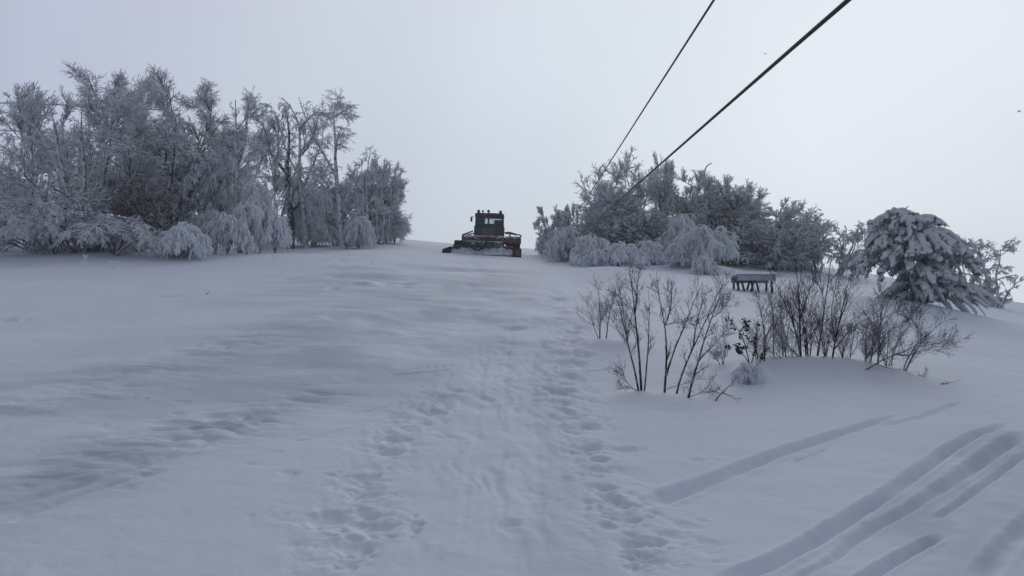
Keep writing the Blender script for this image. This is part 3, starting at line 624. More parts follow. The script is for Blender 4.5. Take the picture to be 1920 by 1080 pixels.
weeping(1328, 506, 422, 104, 'large arching dome of hanging rimed twigs', 94, group=GM, cm='twig', Y=36, arms=18, nb=14, nt=9, hang=.9)
weeping(1218, 492, 446, 52, 'small mushroom shaped frosted shrub between pale mound and dome', 95, group=GM, cm='twig_white', Y=38)
weeping(1280, 490, 402, 70, 'taller drooping frosted bush behind the arching dome', 96, group=GM, cm='twig', Y=39)
weeping(1322, 502, 476, 44, 'small dark bellied clump at the foot of the dome', 97, group=GM, cm='twig', Y=33.5)
weeping(1272, 498, 452, 50, 'spiky frosted shrublet left of the arching dome', 98, group=GM, cm='twig_white', Y=36, hang=.3)
weeping(1022, 473, 432, 26, 'tiny white shrub at the piste edge on the skyline', 99, group=GM, cm='twig_white', Y=48)

# ================================================================== SNOW LADEN CONIFER
def conifer():
    b = g3(1722, 578); rng = np.random.default_rng(207); Hc = at(1690, 386, b[1])[2]-b[2]; s = Hc/4.1
    root = thing('snow_laden_conifer', 'conifer bowed under thick clumps of snow, dome shaped, on the right slope', 'tree', (b[0], b[1], b[2]-.05))
    top = at(1692, 392, b[1])-b
    tr = smooth_line([(0, 0, -.1), (-.15*s, 0, 1.2*s), (top[0]*.6, 0, 2.6*s), (top[0], 0, top[2])], 14)
    obj('trunk', MB().tube(tr, np.linspace(.16, .03, 14), 10).mesh('trunk', M['trunk_dark']), root)
    bo = []; br = []
    for lv in range(15):
        f = lv/14; h = (.35+3.3*f+rng.uniform(-.1, .1))*s; c = tr[min(13, int((h/Hc)*13))]
        L = (2.35*(1-.8*max(0, f-.25)**1.6*1.3)*(.92 if f < .15 else 1))*s
        L = np.interp(f, [0, .12, .3, .5, .7, .85, 1], [2.4, 2.4, 2.15, 2.3, 2.2, 1.85, 1.1])*s
        nbh = 13 if f < .3 else (10 if f < .8 else 9)
        for k in range(nbh):
            az = rng.uniform(0, .7)+k*2*math.pi/nbh+lv*.4; ca, sa = math.cos(az), math.sin(az)
            if ca < -.25 and .10 < f < .36: continue
            ll = L*rng.uniform(.5, 1.12)*(1+.05*ca*(1-f))*(1.12 if ca > .3 and f < .35 else 1)*(.75 if ca < -.3 and f < .12 else 1)
            t = np.linspace(0, 1, 9); drop = rng.uniform(.35, .8)*ll*t**(2.2 if f > .4 else 1.7)*(1+.3*rng.normal()*.4); rise = (.22 if f < .5 else .3)*ll*np.sin(t*math.pi*.6)
            p = np.stack([ca*ll*t, sa*ll*t, rise-drop], 1)+[c[0], c[1], h]; p += np.cumsum(rng.normal(size=(9, 3))*.012, 0)
            bo.append(p); br.append(np.linspace(.035, .012, 9))
    bo = np.array(bo); br = np.array(br)
    Pf, Rf = grow(rng, bo, br, 13, .22, 1, (.5, 1.25), (.13*s, .40*s), 8, .6, .17, 1, 1)
    prof = np.array([.5, .85, 1.0, 1.05, 1., .9, .65, .25])
    sz = rng.uniform(.04, .14, len(Pf))[:, None]*s; jit = 1+.18*rng.normal(size=Rf.shape)
    keep = Pf[:, :, 2].min(1) > .0
    Rn = sz*prof*jit
    ndl = MB(); V, f_ = tubes(bo, br, 5); ndl.add(V, f_); V, f_ = tubes(Pf[keep], Rn[keep]*.9, 7); ndl.add(V, f_)
    Pn, Rnn = grow(rng, Pf[keep], Rn[keep]*.1, 9, .1, 1, (.6, 1.4), (.10*s, .22*s), 3, .7, .15, 1, .5, rmin=.008); V, f_ = tubes(Pn, Rnn, 3); ndl.add(V, f_)
    obj('foliage', ndl.mesh('foliage', M['needle'], True), root)
    sn = MB(); V, f_ = tubes(Pf[keep]+np.array([0, -.01, 1])*(Rn[keep]*.42)[:, :, None], Rn[keep]*1.0, 8); sn.add(V, f_)
    big = rng.random(len(bo)) < .8; q = bo[big][:, 2:]; rb = (.10*s*np.array([.5, .8, 1, 1.1, 1.1, .9, .5]))[None]*(1+.2*rng.normal(size=q.shape[:2])); V, f_ = tubes(q+np.array([0, 0, .06]), rb, 9); sn.add(V, f_)
    obj('snow_load', sn.mesh('snow_load', M['clump_shaded'], True), root)
    tw = MB().tube(smooth_line([top+[0, 0, -.1], top+[.05, 0, .05], top+[.2, 0, .14]], 6), np.linspace(.02, .012, 6), 6)
    obj('leader', tw.mesh('leader', M['needle']), root)
conifer()

# ================================================================== FOREGROUND SAPLINGS
GP = 'bare saplings standing in the snow right of the track'
def sap(label, px, py, lines, seed, r0=.013, **k):
    k.setdefault('tw1', (11, .22, 1)); k.setdefault('tw2', (5,)); k.setdefault('L1', .42); k.setdefault('L2', .22); k.setdefault('L3', .06); k.setdefault('rmin', .0019); k.setdefault('ang', (.4, .8))
    return guided('sapling', 'sapling', label, px, py, lines, r0, group=GP, seed=seed, **k)
sap('twiggy pair of thin stems furthest back beside the track', 1128, 640, [[(1124,640),(1126,590),(1122,545),(1126,528)], ([(1136,640),(1142,590),(1152,550),(1156,530)], .8), ([(1122,636),(1110,600),(1104,575)], .5), ([(1125,610),(1140,570)], .5)], 101, r0=.015, cm='twig_brown', tw1=(13, .2, 1))
sap('low dense twig tuft between the rear pair and the tall trio', 1176, 645, [[(1176,645),(1172,610),(1165,570)], ([(1176,642),(1182,600),(1190,560)], .8), ([(1174,642),(1160,620),(1150,600)], .6)], 102, r0=.012, cm='twig_brown', tw1=(13, .15, 1))
sap('tall sapling with three close stems nearest the trodden track', 1203, 742, [[(1203,742),(1198,660),(1190,590),(1186,545),(1180,508)], ([(1190,590),(1194,550),(1197,512)], .6), ([(1198,737),(1190,690),(1180,650),(1168,600),(1160,565)], .75), ([(1208,736),(1213,680),(1216,640),(1218,590),(1216,545)], .6), ([(1197,735),(1180,722),(1166,704)], .3), ([(1190,585),(1172,570),(1158,552)], .35)], 103, r0=.019, L1=.34, tw1=(9, .25, 1), L2=.15)
sap('sapling with a clear Y fork and a slanting second stem', 1245, 746, [[(1245,746),(1249,690),(1248,640),(1247,610),(1238,575),(1232,535)], ([(1247,610),(1258,580),(1260,540),(1266,532)], .7), ([(1249,705),(1262,660),(1285,610),(1300,565),(1316,532)], .8), ([(1250,730),(1280,720),(1300,710)], .3), ([(1247,610),(1262,604),(1280,600)], .3)], 104, r0=.018, L1=.34, tw1=(9, .25, 1), L2=.15)
sap('slanting sapling leaning right next to the forked one', 1266, 742, [[(1266,742),(1278,700),(1300,650),(1322,602),(1335,570),(1350,540)], ([(1300,650),(1305,610),(1318,560),(1325,545)], .6), ([(1322,602),(1340,580),(1360,562)], .5)], 105, r0=.016, L1=.34, tw1=(9, .25, 1), L2=.15)
sap('slanting sapling with a side shoot low down, in front of the others', 1286, 756, [[(1286,756),(1298,715),(1310,675),(1322,630),(1335,595),(1352,548),(1356,532)], ([(1310,675),(1335,650),(1360,617)], .6), ([(1335,595),(1350,585),(1362,575)], .4), ([(1292,745),(1310,737),(1332,732)], .3)], 106, r0=.018, L1=.34, tw1=(9, .25, 1), L2=.15)
sap('single twig bent low over the snow with a drooping side shoot', 1338, 753, [[(1338,753),(1360,730),(1386,707)], ([(1355,737),(1372,742),(1395,762)], .6)], 107, r0=.011, tw1=(5, .3, 1), L1=.12, L2=.06, L3=None)
sap('slim curved sapling just right of the leafy shrub', 1432, 692, [[(1432,692),(1435,640),(1430,595),(1420,560),(1415,535)], ([(1433,640),(1450,600),(1446,560)], .6)], 108, r0=.014)
sap('thin upright sapling second from the leafy shrub', 1450, 672, [[(1450,672),(1450,620),(1446,570),(1440,540)], ([(1450,640),(1462,600),(1468,570)], .6), ([(1436,690),(1420,660),(1408,630)], .5)], 109, r0=.013, cm='twig_brown')
sap('tallest dark stemmed sapling with fans of fine twigs', 1502, 688, [[(1502,688),(1500,640),(1500,580),(1496,530),(1492,480),(1490,462)], ([(1500,650),(1485,600),(1470,565),(1455,535),(1448,510)], .6), ([(1500,600),(1512,560),(1525,520),(1530,505)], .5), ([(1499,670),(1480,650),(1462,630),(1455,612)], .6), ([(1500,665),(1490,615),(1482,580),(1480,550)], .5), ([(1516,680),(1513,640),(1506,600),(1500,560)], .6), ([(1512,650),(1525,620),(1545,605)], .35)], 110, r0=.022, tw1=(14, .2, 1), L1=.45)
sap('sapling with a gently bowed tall stem behind the dark tallest one', 1531, 674, [[(1531,674),(1540,620),(1545,580),(1553,530),(1556,490),(1560,468)], ([(1545,580),(1540,530),(1538,500)], .45), ([(1553,530),(1570,510),(1582,480)], .4), ([(1536,650),(1522,600),(1515,560)], .5)], 111, r0=.019, L1=.45)
sap('sapling with a long diagonal branch pointing right', 1558, 692, [[(1558,692),(1564,650),(1572,610),(1582,570),(1590,530),(1604,495)], ([(1564,655),(1580,635),(1600,612),(1640,590),(1656,570)], .6), ([(1566,640),(1558,590),(1566,540),(1572,505)], .5), ([(1572,610),(1592,560),(1600,525)], .5), ([(1540,688),(1548,650),(1560,620)], .5)], 112, r0=.018, L1=.42)
sap('wispy shrub with low forked stems between the diagonal branch and the upright pair', 1590, 690, [[(1590,690),(1598,650),(1602,615),(1610,590)], ([(1594,670),(1608,645),(1616,630)], .6)], 113, r0=.010, cm='twig_brown')
sap('upright pair of stems with sweeping fine twigs to the right', 1645, 697, [[(1645,697),(1648,640),(1650,600),(1656,570),(1660,545)], ([(1630,690),(1636,650),(1642,610),(1636,585)], .8), ([(1605,698),(1625,675),(1640,645),(1655,600),(1668,560)], .8), ([(1650,635),(1675,615),(1700,600),(1712,590)], .5), ([(1650,600),(1680,585),(1700,580)], .4)], 114, r0=.017, tw1=(13, .2, 1), L1=.5)
sap('low sapling with one long arm reaching far right over the snow', 1603, 705, [[(1603,705),(1630,688),(1660,670),(1690,660),(1720,645),(1745,628)], ([(1645,678),(1655,650),(1672,630)], .6), ([(1680,663),(1700,668),(1730,655),(1770,645)], .5)], 115, r0=.015, L1=.38)
sap('rightmost pair of slanting stems leaning to the right', 1694, 702, [[(1694,702),(1710,670),(1730,640),(1752,615),(1770,603)], ([(1694,700),(1697,680),(1712,655),(1740,625)], .7), ([(1725,650),(1760,645),(1800,638)], .4), ([(1735,632),(1722,622),(1718,600)], .4)], 116, r0=.015, L1=.35)
sap('trailing twig lying along the snow below the tallest sapling', 1533, 692, [[(1533,692),(1548,700),(1562,706),(1588,706)], ([(1536,694),(1545,690),(1552,688)], .5)], 117, r0=.013, tw1=(4, .2, 1), L1=.12, L2=.06, L3=None)
sap('long trailing twig lying on the snow below the upright pair', 1604, 706, [[(1604,706),(1640,697),(1675,710),(1705,712),(1735,714)], ([(1705,711),(1728,705),(1745,696)], .6)], 118, r0=.011, tw1=(7, .2, 1), L1=.15, L2=.07, L3=None)
sap('short loose twig on the snow at the right end of the thicket', 1750, 723, [[(1750,723),(1775,718),(1802,711)]], 119, r0=.008, tw1=(3, .2, 1), L1=.12, L2=.05, L3=None)
sap('small bushy sprout left of the leafy shrub', 1355, 686, [[(1355,686),(1352,660),(1348,640)], ([(1356,684),(1362,655),(1360,630)], .8), ([(1350,684),(1340,665)], .6)], 120, r0=.009, cm='twig_brown', L1=.22, L2=.12)
sap('low twiggy sapling filling the gap before the tallest dark stem', 1478, 690, [[(1478,688),(1472,650),(1462,615)], ([(1480,685),(1488,650),(1500,620)], .8), ([(1476,686),(1460,670),(1448,652)], .7)], 121, r0=.012, cm='twig_brown', tw1=(13, .15, 1))
for q_, (a_, c_, h_, l_) in enumerate([(1470,680,120,'thin double stem between the upright sapling and the tallest dark one'), (1516,684,150,'slender stem squeezed between the tallest dark and the bowed sapling'), (1547,686,130,'faint bushy stem before the bowed sapling'), (1622,694,110,'brushy shoots left of the upright pair'), (1665,698,95,'low brushy shoots right of the upright pair'), (1582,690,95,'short brushy shoots behind the diagonal branch foot'), (1420,688,90,'tangled short shoots at the left end of the dense thicket')]):
    rr_ = np.random.default_rng(500+q_); ls_ = []
    for w_ in range(4):
        dx_ = rr_.uniform(-26, 30); hh_ = h_*rr_.uniform(.6, 1); bx_ = a_+rr_.uniform(-5, 5)
        ls_.append(([(bx_, c_), (bx_+dx_*.3+rr_.normal()*2, c_-hh_*.4), (bx_+dx_*.7+rr_.normal()*3, c_-hh_*.75), (bx_+dx_, c_-hh_)], rr_.uniform(.8, 1)))
    sap(l_, a_, c_, ls_, 160+q_, r0=.010, cm='twig_brown', L1=.3, L2=.16)
# dry leaf shrub
rt, b_, Ps, P1s = guided('leafy_shrub', 'shrub', 'small shrub still holding dark withered leaves above a snow hump', 1405, 708,
  [[(1407,708),(1405,680),(1398,650),(1390,625),(1375,605),(1360,595)], ([(1406,690),(1416,660),(1418,630),(1422,602)], .9), ([(1404,680),(1390,660),(1370,650)], .6), ([(1400,655),(1408,625),(1400,606)], .6), ([(1408,700),(1424,680),(1432,660)], .6)],
  .012, tw1=(9, .3, 1), tw2=(3,), L1=.16, L2=.08, rmin=.003, seed=130)
rng = np.random.default_rng(9); lf = MB()
pp = P1s[:, 3:, :].reshape(-1, 3); pp = pp[rng.random(len(pp)) < .95]; pp = pp[(pp[:, 2] > .12)]
for p in pp:
    for _ in range(1 if rng.random() < .5 else 2):
        d = rng.normal(size=3); d[2] -= .6; d /= np.linalg.norm(d); q = np.cross(d, rng.normal(size=3)); q /= np.linalg.norm(q); n = np.cross(d, q)
        L = rng.uniform(.025, .05); wd = L*.36; o = p+rng.normal(size=3)*.012
        V = [o, o+d*L*.3+q*wd+n*.006, o+d*L*.75+q*wd*.8, o+d*L+n*.008, o+d*L*.75-q*wd*.8, o+d*L*.3-q*wd+n*.006, o+d*L*.5-n*.006]
        lf.add(V, [[6, 0, 1], [6, 1, 2], [6, 2, 3], [6, 3, 4], [6, 4, 5], [6, 5, 0]])
obj('leaves', lf.mesh('leaves', M['leaf'], False), rt)
weeping(1404, 714, 676, 52, 'low rimed tuft arching over a dark hollow at the foot of the leafy shrub', 131, cm='twig_white', arms=14, nb=10, nt=6, tw=.003, name='rimed_tuft')
guided('dead_twig', 'twig', 'single dark twig tip poking out of the snow at left', 388, 552, [[(386,553),(390,549),(393,546)]], .018, tm='sapling', cm='sapling', tw1=(1, .3, .6), tw2=(1,), L1=.04, L2=.02, seed=140, dj=.02, wob=.001)
guided('dead_twig', 'twig', 'dark stub in a hollow at the foot of the rounded curtain', 508, 486, [[(500,486),(508,484),(513,477)], ([(508,485),(503,481)], .7)], .06, tm='trunk_dark', cm='trunk_dark', tw1=(2, .3, .6), tw2=(1,), L1=.1, L2=.05, seed=141, dj=.05, wob=.002)

# ================================================================== SNOW COVERED TABLE
def table():
    b = g3(1412, 546); Y = b[1]; k = Y/F
    root = thing('picnic_table', 'small wooden picnic table half buried and roofed with a slab of snow', 'table', tuple(b))
    def L(px, py): q = at(px, py, Y)-b; return q[0], q[2]
    x0, z1 = L(1377, 517.5); x1, z2 = L(1448, 519.5); zt = (z1+z2)/2; xm = (x0+x1)/2; W = x1-x0
    for i in range(4):
        o = MB().box((xm, -.27+i*.18, zt), (W, .15, .03), bev=.006)
        obj('plank', o.mesh('plank', M['board'], False), root)
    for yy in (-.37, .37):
        o = MB().box((xm, yy, zt-.085), (W, .035, .17), bev=.006); obj('slab_shade_board', o.mesh('slab_shade_board', M['board'], False), root)  # added grey boards, painted shade for the vertical face of the snow slab
    for (a, c), (d, e) in [((1380,530),(1380,543)),((1384,530),(1392,544)),((1412,530),(1403,543)),((1412,530),(1418,545)),((1442,532),(1442,546))]:
        xa, za = L(a, c); xb, zb = L(d, e)
        for yy in (-.24, .24):
            o = MB().tube([(xa, yy, zt-.02), (xb, yy*1.1, zb-.10)], .034, 6); obj('leg', o.mesh('leg', M['wood']), root)
    # slab of snow, rounded
    sl = MB(); nxs = 26; nys = 10
    xs_ = np.linspace(-1, 1, nxs); yy_ = np.linspace(-1, 1, nys); X, Yg = np.meshgrid(xs_, yy_)
    r = np.clip(1-np.abs(X)**14, 0, 1)**.3*np.clip(1-np.abs(Yg)**12, 0, 1)**.3
    rr = np.random.default_rng(3); Zt = .10*r*(1+.06*vn(X*4+9, Yg*3, 3)*2)
    top = np.stack([xm+X*(W/2+.05), Yg*.40, zt+.022+Zt], -1).reshape(-1, 3); bot = np.stack([xm+X*(W/2+.03), Yg*.38, zt+.022+0*Zt], -1).reshape(-1, 3)
    iq = (np.arange(nys-1)[:, None]*nxs+np.arange(nxs-1)[None]).ravel()
    sl.add(top, np.stack([iq, iq+1, iq+nxs+1, iq+nxs], 1)); sl.add(bot, np.stack([iq, iq+nxs, iq+nxs+1, iq+1], 1))
    s = obj('snow_slab', sl.mesh('snow_slab', M['clump']), None, tuple(b)); tag(s, 'thick slab of snow lying on the picnic table top', 'snow slab')
table()

# ================================================================== CABLES AND WIRES
def cable(name, label, pts, r, m, cat='cable', group=None):
    P = smooth_line(pts, 60); c = P[0].copy()
    o = obj(name, MB().tube(P-c, r, 8).mesh(name, m), None, tuple(c)); tag(o, label, cat, group)
a = at(1592, -3, 4.6); f1 = at(1060, 464, 62); d = (a-f1)/np.linalg.norm(a-f1)
cable('lift_cable', 'thick black lift cable nearer the camera running up to the right stand', [a+d*25+[0, 0, -.6], a+d*3, a, a*.5+f1*.5, f1, f1*2-a*1.0+[0, 0, -6]], .0150, M['cable'], group='lift cables overhead')
a = at(1340, -3, 8.0); f1 = at(1042, 458, 62); d = (a-f1)/np.linalg.norm(a-f1)
cable('lift_cable', 'thin lift cable left of the thick one', [a+d*25, a+d*3, a, a*.5+f1*.5+[0, 0, -.10], f1, f1*2-a*1.0+[0, 0, -6]], .0130, M['cable_rime'], group='lift cables overhead')
for y1, y2, n in ((193, 192, 'upper'), (243, 246, 'lower')):
    cable('overhead_wire', n+' of two thin wires entering the left stand at the frame edge', [at(-900, y1-20, 52), at(-200, y1-3, 52), at(0, y1, 52), at(60, y2+2, 52), at(300, y2+14, 53)], .035, M['cable_rime'], 'wire', 'wires behind the left stand')

# ================================================================== BIRDS
def bird(px, py, span, label, bank, Y=95):
    p = at(px, py, Y); root = thing('bird', label, 'bird', tuple(p), .3, 'birds in the sky')
    t = np.linspace(-1, 1, 9); prof = np.array([.12, .4, .75, .95, 1, .9, .65, .35, .1])*.055*span/.6
    obj('body', MB().tube(np.stack([t*0, t*.2*span/.6, t*0], 1), prof, 8).mesh('body', M['bird']), root)
    for s in (-1, 1):
        V = []; 
        for k, u in enumerate(np.linspace(0, 1, 6)):
            x = s*u*span/2; z = .10*span*math.sin(u*math.pi*.8)+bank*x; ch = .16*span*(1-.75*u**1.5); yb = -.12*span*u**2
            V += [[x, yb+ch*.5, z], [x, yb-ch*.5, z], [x, yb, z+.012]]
        fs = []
        for k in range(5):
            a0 = k*3
            fs += [[a0, a0+3, a0+5, a0+2], [a0+2, a0+5, a0+4, a0+1], [a0+1, a0+4, a0+3, a0]]
        obj('wing', MB().add(V, fs).mesh('wing', M['bird']), root)
bird(1435, 101, .62, 'distant bird crossing the sky beside the thick cable', .05)
bird(1911, 209, .85, 'distant bird gliding by the right edge of the sky', -.05)

# ================================================================== SNOW GROOMER
def groomer():
    b = g3(908, 478); Y = b[1]; k = Y/F           # metres per photo pixel at this distance
    sl = math.atan((gz(b[0], Y+3)-gz(b[0], Y))/3); roll = math.atan((gz(b[0]+2, Y+1)-gz(b[0]-2, Y+1))/4)
    root = thing('snow_groomer', 'red and black snow groomer with its blade full of snow, parked on the piste crest', 'snow groomer', (b[0], b[1], b[2]-.07))
    root.rotation_euler = (sl*.75, -roll*.45, 0); root.scale = (1, 1, 1.08)
    def X(px): return (px-908)*k
    def Z(py): return (480-py)*k
    # blade with curved face
    bl = MB(); n = 34; xs = np.linspace(X(842), X(963), n)
    prof = [(.00, .00), (.10, .10), (.13, .24), (.10, .40), (.02, .50), (-.03, .56)]
    top = np.interp(xs, [X(842), X(852), X(872), X(905), X(935), X(963)], [.42, .5, .58, .6, .6, .52])
    V = []
    for i, x in enumerate(xs):
        for (yy, zz) in prof: V.append([x, yy, zz*top[i]/.56])
        for (yy, zz) in prof[::-1]: V.append([x, yy+.06, zz*top[i]/.56])
    m_ = 12; fs = [[i*m_+j, i*m_+(j+1) % m_, (i+1)*m_+(j+1) % m_, (i+1)*m_+j] for i in range(n-1) for j in range(m_)]
    bl.add(V, fs); blade = obj('blade', bl.mesh('blade', M['steel']), root)
    # snow carried in the blade
    sn = MB(); xs2 = np.linspace(X(845), X(961), 44); V = []
    for i, x in enumerate(xs2):
        tz = np.interp(x, [X(845), X(856), X(872), X(905), X(940), X(961)], [.26, .34, .42, .34, .44, .30])+.03*math.sin(i*1.1)+.02*math.sin(i*2.7)
        for f_, (yy, zz) in enumerate([(-.32, .03), (-.27, .14), (-.16, .28), (-.04, .40), (.08, .46)]): V.append([x, yy+.04*math.sin(i*.9+f_), zz*tz/.42])
    fs = [[i*5+j, (i+1)*5+j, (i+1)*5+j+1, i*5+j+1] for i in range(43) for j in range(4)]
    so_ = obj('snow_load', sn.add(V, fs).mesh('snow_load', M['dirty_shaded']), blade)
    ed = MB().box(((X(829)+X(978))/2, -.34, .02), (X(978)-X(829), .05, .09)); obj('cutting_edge', ed.mesh('cutting_edge', M['black'], False), blade)
    # wings of the blade
    wl_ = MB(); V = [[X(829), -.55, 0], [X(843), -.06, 0], [X(843), -.06, .46], [X(830), -.55, .30], [X(829)+.05, -.60, 0], [X(843)+.05, -.12, 0], [X(843)+.05, -.12, .46], [X(830)+.05, -.60, .30]]
    V = np.array(V); obj('blade_wing', wl_.add(V, [[0, 1, 2, 3], [7, 6, 5, 4], [0, 4, 5, 1], [3, 2, 6, 7], [0, 3, 7, 4], [1, 5, 6, 2]]).mesh('blade_wing', M['black'], False), blade)
    wr = MB().box(((X(963)+X(978))/2, -.3, .21), (X(978)-X(963), .5, .46), bev=.03); w2 = obj('blade_wing', wr.mesh('blade_wing', M['black'], False), blade)
    gr = MB().box(((X(966)+X(976))/2, -.565, .2), (X(976)-X(966), .02, .3), bev=.008); obj('wing_plate', gr.mesh('wing_plate', M['panel'], False), blade)
    # tracks: belt loop with cleats
    for s, xc in ((-1, X(862)), (1, X(962))):
        wd = .80; tb = MB(); pts = []
        R_ = .38; L_ = 3.4; y0 = .55
        for a_ in np.linspace(-math.pi/2, math.pi/2, 9): pts.append((y0+R_-R_*math.cos(a_), R_+R_*math.sin(a_)))
        pts = pts+[(y0+R_+q, 2*R_) for q in np.linspace(.3, L_, 14)]
        for a_ in np.linspace(math.pi/2, -math.pi/2, 9): pts.append((y0+R_+L_+R_*math.cos(a_), R_+R_*math.sin(a_)))
        pts += [(y0+R_+q, 0) for q in np.linspace(L_, .3, 14)]
        pts = np.array(pts); n_ = len(pts); cen = pts.mean(0)
        V = []
        for (yy, zz) in pts:
            V += [[xc-wd/2, yy, zz], [xc+wd/2, yy, zz]]
        for (yy, zz) in pts:
            q = cen+(np.array([yy, zz])-cen)*.9; V += [[xc-wd/2, q[0], q[1]], [xc+wd/2, q[0], q[1]]]
        fs = []
        for i in range(n_):
            j = (i+1) % n_
            fs += [[2*i, 2*i+1, 2*j+1, 2*j], [2*n_+2*i+1, 2*n_+2*i, 2*n_+2*j, 2*n_+2*j+1], [2*i, 2*j, 2*n_+2*j, 2*n_+2*i], [2*i+1, 2*n_+2*i+1, 2*n_+2*j+1, 2*j+1]]
        tb.add(V, fs)
        cl = tb
        for i in range(0, n_, 2):
            d_ = pts[i]-cen; an = math.atan2(*(pts[(i+1) % n_]-pts[i-1])[::-1]); cl.box((xc, pts[i][0], pts[i][1]), (wd*.98, .05, .10), R=rotx(an))
        tr_ = obj('track', tb.mesh('track', M['black'], False), root)
        for q in (.1, 1.0, 1.9, 2.8, 3.4):
            wh = MB().tube([(xc-.2, y0+R_+q, R_), (xc+.2, y0+R_+q, R_)], .3, 18); obj('wheel', wh.mesh('wheel', M['steel'], False), tr_)
    # chassis and bodywork
    obj('chassis', MB().box((X(912), 2.3, .72), (1.9, 3.9, .40), bev=.05).mesh('chassis', M['cab'], False), root)
    f_l = MB(); zt_ = Z(446)
    obj('fender', MB().box(((X(863)+X(887))/2, 1.9, zt_-.12), (X(887)-X(863), 2.9, .42), bev=.10).mesh('fender', M['red'], False), root)
    obj('fender', MB().box(((X(944)+X(977))/2, 1.9, zt_-.16), (X(977)-X(944), 2.9, .46), bev=.10).mesh('fender', M['red'], False), root)
    nose = obj('nose', MB().box((X(912), .9, Z(450)), (X(945)-X(880), .9, .40), bev=.08).mesh('nose', M['red'], False), root)
    obj('bumper', MB().box((X(905), .38, Z(456)), (X(945)-X(868), .14, .16), bev=.03).mesh('bumper', M['steel'], False), root)
    for xx in (X(890), X(932)): obj('headlight', MB().tube([(xx, .40, Z(449)), (xx, .46, Z(449))], .10, 16).mesh('headlight', M['lamp'], False), nose)
    # lift frame and rams of the blade
    for xx in (X(888), X(930)):
        obj('push_arm', MB().box((xx, .42, .42), (.14, .9, .16), bev=.02, R=rotx(-.1)).mesh('push_arm', M['steel'], False), root)
    for x0_, x1_ in ((X(880), X(896)), (X(942), X(926))):
        obj('ram', MB().tube([(x0_, .05, .5), (x1_, .55, .85)], .05, 8).mesh('ram', M['steel']), root)
    # hoses
    def hose(pts, r=.035):
        P = smooth_line([(X(a), y_, Z(c)) for a, c, y_ in pts], 26); obj('hose', MB().tube(P, r, 8).mesh('hose', M['black']), root)
    hose([(864,462,-.1),(872,460,-.12),(882,464,-.2),(890,469,-.36),(899,470,-.38),(907,466,-.3),(911,457,-.1),(912,448,.3)], .048)
    hose([(870,452,.3),(873,459,.0),(884,462,-.15),(898,462,-.2),(903,455,-.1),(902,448,.3)], .035)
    hose([(848,462,.05),(856,465,-.2),(866,464,-.15),(870,458,.1)], .03)
    # cab: pillars, roof, panes, lower body
    x0_, x1_ = X(886), X(944); xl, xr = X(888), X(942); zb, zm, zr = Z(442), Z(425), Z(410); zt2 = Z(404); y0, y1 = .75, 2.45
    cb = MB().box((X(915), (y0+y1)/2, (zb+zm)/2-.1), (x1_-x0_, y1-y0, zm-zb+.2), bev=.06); cab = obj('cab', cb.mesh('cab', M['cab'], False), root)
    obj('front_panel', MB().box((X(913), y0-.012, Z(436)), (X(925)-X(900), .03, Z(430)-Z(443)), bev=.01).mesh('front_panel', M['panel'], False), cab)
    rf = MB().box((X(915), (y0+y1)/2, (zr+zt2)/2), (xr-xl+.06, y1-y0+.08, zt2-zr+.06), bev=.07); roof = obj('roof', rf.mesh('roof', M['cab'], False), cab)
    for xx, wd in ((xl+.05, .12), (xr-.05, .12), (X(912.5), .05)):
        for yy in (y0+.06, y1-.06):
            obj('pillar', MB().tube([(xx, yy-(.0), zm-.05), (xx, yy+(.06 if yy < 1.5 else 0), zr+.04)], wd/2, 8).mesh('pillar', M['cab']), cab)
    for yy, nm in ((y0+.04, 'windscreen'), (y1-.04, 'rear_window')):
        obj(nm, MB().box((X(915), yy, (zm+zr)/2), (xr-xl-.1, .012, zr-zm)).mesh(nm, M['glass'], False), cab)
    for xx in (xl+.02, xr-.02):
        obj('side_window', MB().box((xx, (y0+y1)/2, (zm+zr)/2), (.012, y1-y0-.14, zr-zm)).mesh('side_window', M['glass'], False), cab)
    # driver side seat, dashboard and blind as seen through the glass
    obj('seat', MB().box((X(931), 1.75, Z(422)), (.46, .16, .50), bev=.06).box((X(931), 1.5, Z(427)), (.46, .5, .14), bev=.05).mesh('seat', M['black'], False), cab)
    obj('seat', MB().box((X(897), 1.75, Z(418)), (.48, .16, .62), bev=.06).box((X(897), 1.5, Z(427)), (.46, .5, .14), bev=.05).mesh('seat', M['black'], False), cab)
    obj('dashboard', MB().box((X(915), y0+.2, zm+.03), (xr-xl-.16, .26, .12), bev=.03).mesh('dashboard', M['black'], False), cab)
    st = MB(); th_ = np.linspace(0, 2*math.pi, 18); P = np.stack([X(931)+.17*np.cos(th_), 1.15+.06*np.sin(th_), zm+.13+.16*np.sin(th_)], 1); st.tube(P, .014, 6, False); obj('steering_wheel', st.mesh('steering_wheel', M['black']), cab)
    for a_, dx_ in ((X(903), .07), (X(924), -.1)):
        obj('wiper', MB().tube([(a_, y0-.01, zm), (a_+dx_, y0-.01, zm+.3)], .010, 5).mesh('wiper', M['black']), cab)
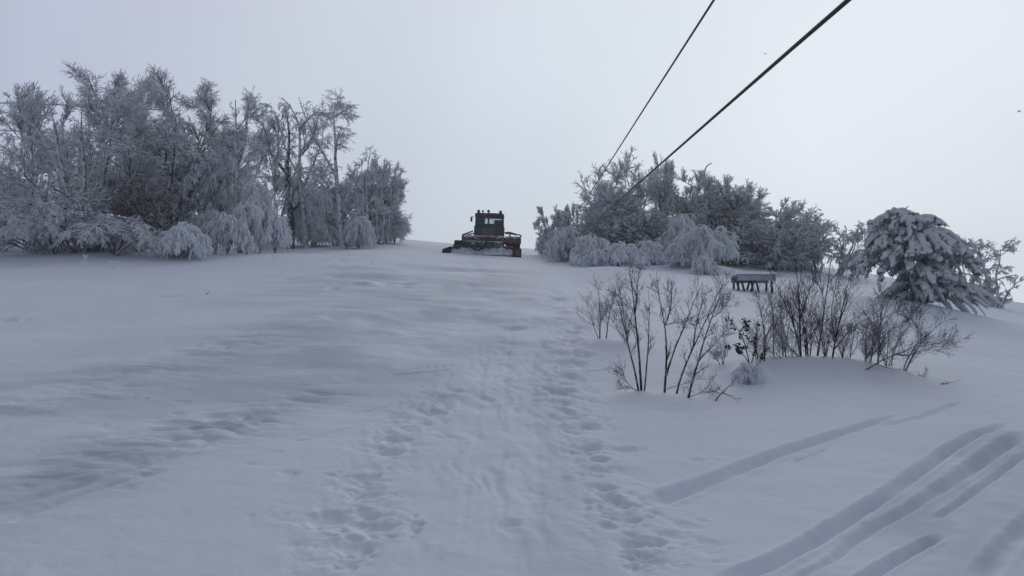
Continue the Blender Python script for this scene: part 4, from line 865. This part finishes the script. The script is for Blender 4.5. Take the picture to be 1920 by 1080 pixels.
    for a_, c_, r_ in ((894, 400.5, .085), (902, 400, .06), (913, 400, .08), (936, 401, .085)):
        lp = MB().tube([(X(a_), y0+.0, Z(c_)), (X(a_), y0+.05, Z(c_)), (X(a_), y0+.14, Z(c_))], [r_, r_*1.05, r_*.6], 14); l_ = obj('work_light', lp.mesh('work_light', M['black'], False), roof)
        obj('bracket', MB().tube([(X(a_), y0+.08, Z(c_)-r_*.6), (X(a_), y0+.08, zt2-.02)], .018, 6).mesh('bracket', M['black']), l_)
    mi = obj('mirror', MB().box((X(880.5), y0, Z(415)), (.11, .05, .26), bev=.02).mesh('mirror', M['cab'], False), cab)
    obj('mirror_arm', MB().tube([(X(886), y0+.05, Z(411)), (X(881), y0, Z(410.5)), (X(880.5), y0, Z(413))], .016, 6).mesh('mirror_arm', M['black']), mi)
    # railings on the decks
    def rail(pts, r=.040): obj('railing', MB().tube([(X(a), y_, Z(c)) for a, c, y_ in pts], r, 7, True).mesh('railing', M['cab'], False), root)
    rail([(864,446,.55),(865,443,.55),(884,436,.75)]); rail([(866,446,2.9),(867,441,2.9),(886,437,2.9)]); rail([(865,443,.55),(867,441,2.9)])
    rail([(945,436,1.6),(955,435.5,1.5),(977,442,.55),(977,447,.55)], .034); rail([(955,435.5,1.5),(955,446,1.5)]); rail([(966,439,.9),(967,447,.9)], .02)
    rail([(945,436,3.3),(976,438,3.3),(976,447,3.3)]); rail([(977,442,.55),(976,438,3.3)])
    obj('cargo_bed', MB().box((X(915), 3.3, .98), (2.3, 1.3, .16), bev=.03).mesh('cargo_bed', M['steel'], False), root)
    obj('stanchion', MB().box((X(973), .52, .62), (.09, .10, .72), bev=.02).mesh('stanchion', M['black'], False), root)
groomer()

# ================================================================== thin frozen haze
_zl = ZZ.min()-1; _zh = max(ZZ.max(), 22)+2; hz = MB().box((0, 40, (_zl+_zh)/2), (830, 400, _zh-_zl)); print('haze', _zl, _zh, XX.min(), XX.max(), ys[0], ys[-1])
hm = bpy.data.materials.new('thin_haze'); hm.use_nodes = True; ht = hm.node_tree; ht.nodes.remove(ht.nodes['Principled BSDF'])
pv = ht.nodes.new('ShaderNodeVolumePrincipled'); pv.inputs['Density'].default_value = .0014; pv.inputs['Color'].default_value = (.86, .9, .96, 1); pv.inputs['Anisotropy'].default_value = .2
ht.links.new(pv.outputs[0], ht.nodes['Material Output'].inputs['Volume'])
ho = obj('haze', hz.mesh('haze', hm, False)); ho['kind'] = 'stuff'
